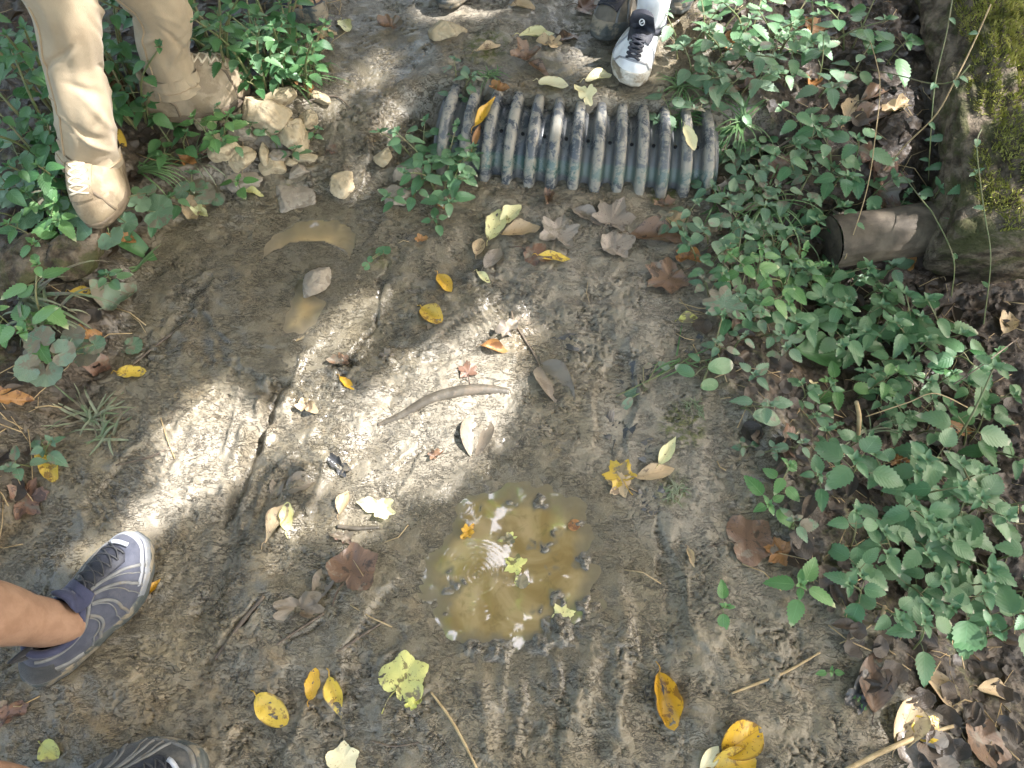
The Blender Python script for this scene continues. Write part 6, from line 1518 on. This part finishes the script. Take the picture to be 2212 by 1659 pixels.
# weeds and vines over the log
for u, v, h, lf, lab, z in [(2080, 262, .10, .040, 'sprig in front of the mossy log at mid height', .02), (2190, 290, .10, .038, 'sprig over the mossy log at the right edge', .14), (2095, 310, .10, .040, 'sprig below the mid height one before the log', .02), (2135, 395, .10, .038, 'sprig halfway down the face of the log', .10), (2060, 370, .12, .048, 'oval leaved sprig left of the log', 0), (2100, 465, .08, .036, 'lowest sprig against the log face', .06), (2045, 470, .08, .034, 'sprig above the joint of the two logs', .02)]:
    plant(u, v, lab, h, 1, lf, 3, .5, 'green', dz=z, name='log_sprig', seed=int(u))
def vine(pix, label, r=.0016, mat='stem', leaves=0):
    pts = [at(u, v, z) for u, v, z in pix]; S = spline(pts, 10); root = thing('vine', pts[0], label, 'vine'); mb = MB(); tube(mb, S, [r] * len(S), 6, jit=.1); pbuild(mb, 'stem', M[mat], root)
    if leaves:
        fo = MB(); random.seed(int(pix[0][0]))
        for k in range(leaves):
            c = S[int((k + .5) / leaves * (len(S) - 1))]; a = random.uniform(0, 6.28); vs, fs, a_ = blade(.022, .014, 'ovate', 4); fo.add(place(vs, c, (math.cos(a), math.sin(a), .1), (0, 0, 1)), fs, a_)
        pbuild(fo, 'foliage', M['green'], root, 'leaf')
vine([(1905, 380, .02), (1950, 320, .12), (2020, 250, .22), (2060, 180, .27), (2100, 100, .30), (2140, 10, .33)], 'pale vine slanting up across the mossy log', .0017, 'dry_stem', 4)
vine([(2005, 400, .0), (2010, 300, .14), (2020, 180, .24), (2045, 70, .28), (2060, -20, .30)], 'thin vine rising along the left flank of the log', .0014, 'stem', 3)
vine([(1880, 150, .10), (1950, 165, .16), (2010, 180, .22), (2060, 175, .27), (2095, 140, .30)], 'thin vine bridging from the weeds to the log', .0014, 'stem', 3)
vine([(2055, 640, -.02), (2060, 560, .08), (2020, 470, .12), (1990, 430, .10), (1945, 370, .06)], 'bent vine dangling before the joint of the two logs', .0014, 'stem', 2)
vine([(2125, 700, -.02), (2140, 560, .12), (2125, 450, .20), (2110, 320, .26), (2120, 280, .26)], 'hanging vine in front of the log face', .0013, 'stem', 3)
vine([(1825, 560, -.0), (1870, 420, .10), (1890, 300, .14), (1900, 170, .16), (1870, 60, .14)], 'fine upright stalk at the edge of the thicket', .0012, 'dry_stem', 3)
vine([(1870, 900, -.03), (1960, 870, .0), (2020, 850, .02), (2090, 880, -.02)], 'thin runner arching below the right clump', .0012, 'dry_stem')
vine([(2200, 730, -.02), (2120, 790, .02), (2060, 830, .0)], 'thin dark twig slanting over the gully', .0015, 'twig')
# ------------------------------------------------------------------ the trees overhead: trunks outside the picture, crowns with gaps cut to the wanted sun patches
def crowns():
    st = .02; gx = np.arange(-3.2, 3.6, st); gy = np.arange(-1.8, 4.2, st); X, Yy = np.meshgrid(gx, gy); sd = np.full(X.shape, 9.0)
    for p in SUNPOLY_W: sd = np.minimum(sd, poly_sd(X, Yy, p))
    spots = []                                   # sunlit spots above the ground: (point, radius)
    def spot(p, r): r *= .75; k = p.z / SUN.z; spots.append((p.x - SUN.x * k, p.y - SUN.y * k, r))
    for u, v, z, r in [(172, 330, .30, .06), (195, 270, .36, .05), (185, 390, .22, .07), (205, 430, .17, .07), (210, 190, .45, .05), (190, 110, .52, .04), (150, 290, .30, .05)]: spot(at(u, v, z), r)
    spot(E1.w((.27, .0, .06)), .045); spot(B1.w((.18, -.03, .09)), .07); spot(B1.w((.08, -.03, .12)), .06)
    spot(at(495, 190, .18), .025); spot(at(2120, 60, .26), .10); spot(at(2165, 190, .24), .08); spot(at(2185, 420, .2), .05); spot(at(2130, 330, .25), .025); spot(at(1460, 280, .1), .03); spot(at(1300, 240, .11), .02); spot(at(1150, 300, .08), .02); spot(at(1210, 270, .1), .02)
    for x, y, r in spots: sd = np.minimum(sd, np.hypot(X - x, Yy - y) - r)
    def free(x, y, z, pad):
        k = z / SUN.z; px, py = x - SUN.x * k, y - SUN.y * k; i = int((px - gx[0]) / st); j = int((py - gy[0]) / st)
        return not (0 <= i < len(gx) and 0 <= j < len(gy)) or sd[j, i] > pad
    r = random.Random(21); trees = [((4.6, 4.4), 'maple tree outside the picture whose crown shades the trail from the sun side', []), ((-3.4, 3.6), 'maple tree outside the picture on the left of the trail', []), ((3.2, -2.4), 'maple tree outside the picture behind the viewpoint on the right', []), ((-3.6, -2.6), 'maple tree outside the picture behind the viewpoint on the left', [])]
    def owner(x, y): return min(range(4), key=lambda k: (trees[k][0][0] - x) ** 2 + (trees[k][0][1] - y) ** 2)
    def add(x, y, z, s, pad):
        if abs(x) < .9 and .5 < y < 2.4 and float(pnoise(x * 3.2, y * 3.2, 77)) + .5 * float(pnoise(x * 9, y * 9, 78)) > .02: return  # leaves dropped here so bright sky shows in the puddle
        if free(x, y, z, .34 * s): trees[owner(x, y)][2].append((x, y, z, s))  # no leaf where it would cover a wanted sun patch
    cell = .095
    for layer in range(9):
        for cx in np.arange(-2.6, 2.9, cell):
            for cy in np.arange(-1.2, 3.6, cell):
                a, b = cx + r.uniform(0, cell), cy + r.uniform(0, cell); z = 3.0 + 2.4 * r.random() ** .8 ; k = z / SUN.z; add(a + SUN.x * k, b + SUN.y * k, z, r.uniform(.085, .135), .030)
    for _ in range(13000):                        # extra leaves added to darken the sky mirrored in the puddles
        x, y, z = r.uniform(-2.8, .9), r.uniform(.4, 5.0), r.uniform(3.0, 5.2); add(x, y, z, r.uniform(.09, .14), .04)
    for _ in range(6500):                        # the rest of the crowns, in clumps with sky between them
        x, y = r.uniform(-6, 6), r.uniform(-5, 7); z = r.uniform(3.2, 6.5)
        if float(pnoise(x * 1.1, y * 1.1, 3)) + .6 * float(pnoise(x * 3.1, y * 3.1, 5)) < -.10: continue
        add(x, y, z, r.uniform(.11, .19), .04)
    prof = [(0, .55), (14, .35), (30, .22), (56, .52), (80, .28), (110, .40), (150, .2), (180, .08)]
    A = [q for q, _ in prof]; B = [q for _, q in prof]; an = [2 * math.pi * k / 14 for k in range(14)]; rad = [float(np.interp(abs(((math.degrees(q) + 180) % 360) - 180), A, B)) for q in an]
    rad = [(.42 if k % 2 else .55) * (1.15 if k == 0 else 1) for k in range(14)]
    for (tx, ty), lab, L in trees:
        gz = float(H(tx, ty)); root = thing('maple_tree', (tx, ty, gz), lab, 'tree'); cv = []; cf = []; ca = []
        for x, y, z, s in L:
            d = Vector((r.gauss(0, .55), r.gauss(0, .55), 1)).normalized(); t = d.cross(Vector((r.random(), r.random(), .1))).normalized(); b = d.cross(t); o = len(cv); q = r.random()
            for k in range(14): p = Vector((x, y, z)) + (t * math.cos(an[k]) * .62 + b * math.sin(an[k]) * .55) * (rad[k] * s * 1.55); cv.append(tuple(p)); ca.append((.4, .5, q))
            cf.append(tuple(range(o, o + 14)))
        mb = MB(); mb.v, mb.f, mb.a = cv, cf, ca; pbuild(mb, 'crown', M['canopy'], root, 'leaf', smooth=False)
        tb = MB(); S = spline([(tx, ty, gz - .2), (tx + .05, ty - .1, 1.5), (tx - .05 * tx, ty - .05 * ty, 3.6), (tx - .12 * tx, ty - .1 * ty, 6.2)], 8); tube(tb, S, interp(None, [.24, .17, .12, .05], len(S)), 16, jit=.05)
        for k in range(26):
            i = r.randrange(len(S) // 2, len(S)); b0 = S[i]
            if not L: continue
            for tr in range(12):
                e = r.choice(L); pts = [b0, b0.lerp(Vector(e[:3]), .5) + Vector((0, 0, .25)), Vector(e[:3])]; Q = spline(pts, 5)
                if all(free(p.x, p.y, p.z, .05) for p in Q[2:]): break
            else: continue
            tube(tb, Q, interp(None, [.03, .014, .005], len(Q)), 6)
        pbuild(tb, 'trunk', M['bark'], root)
crowns()
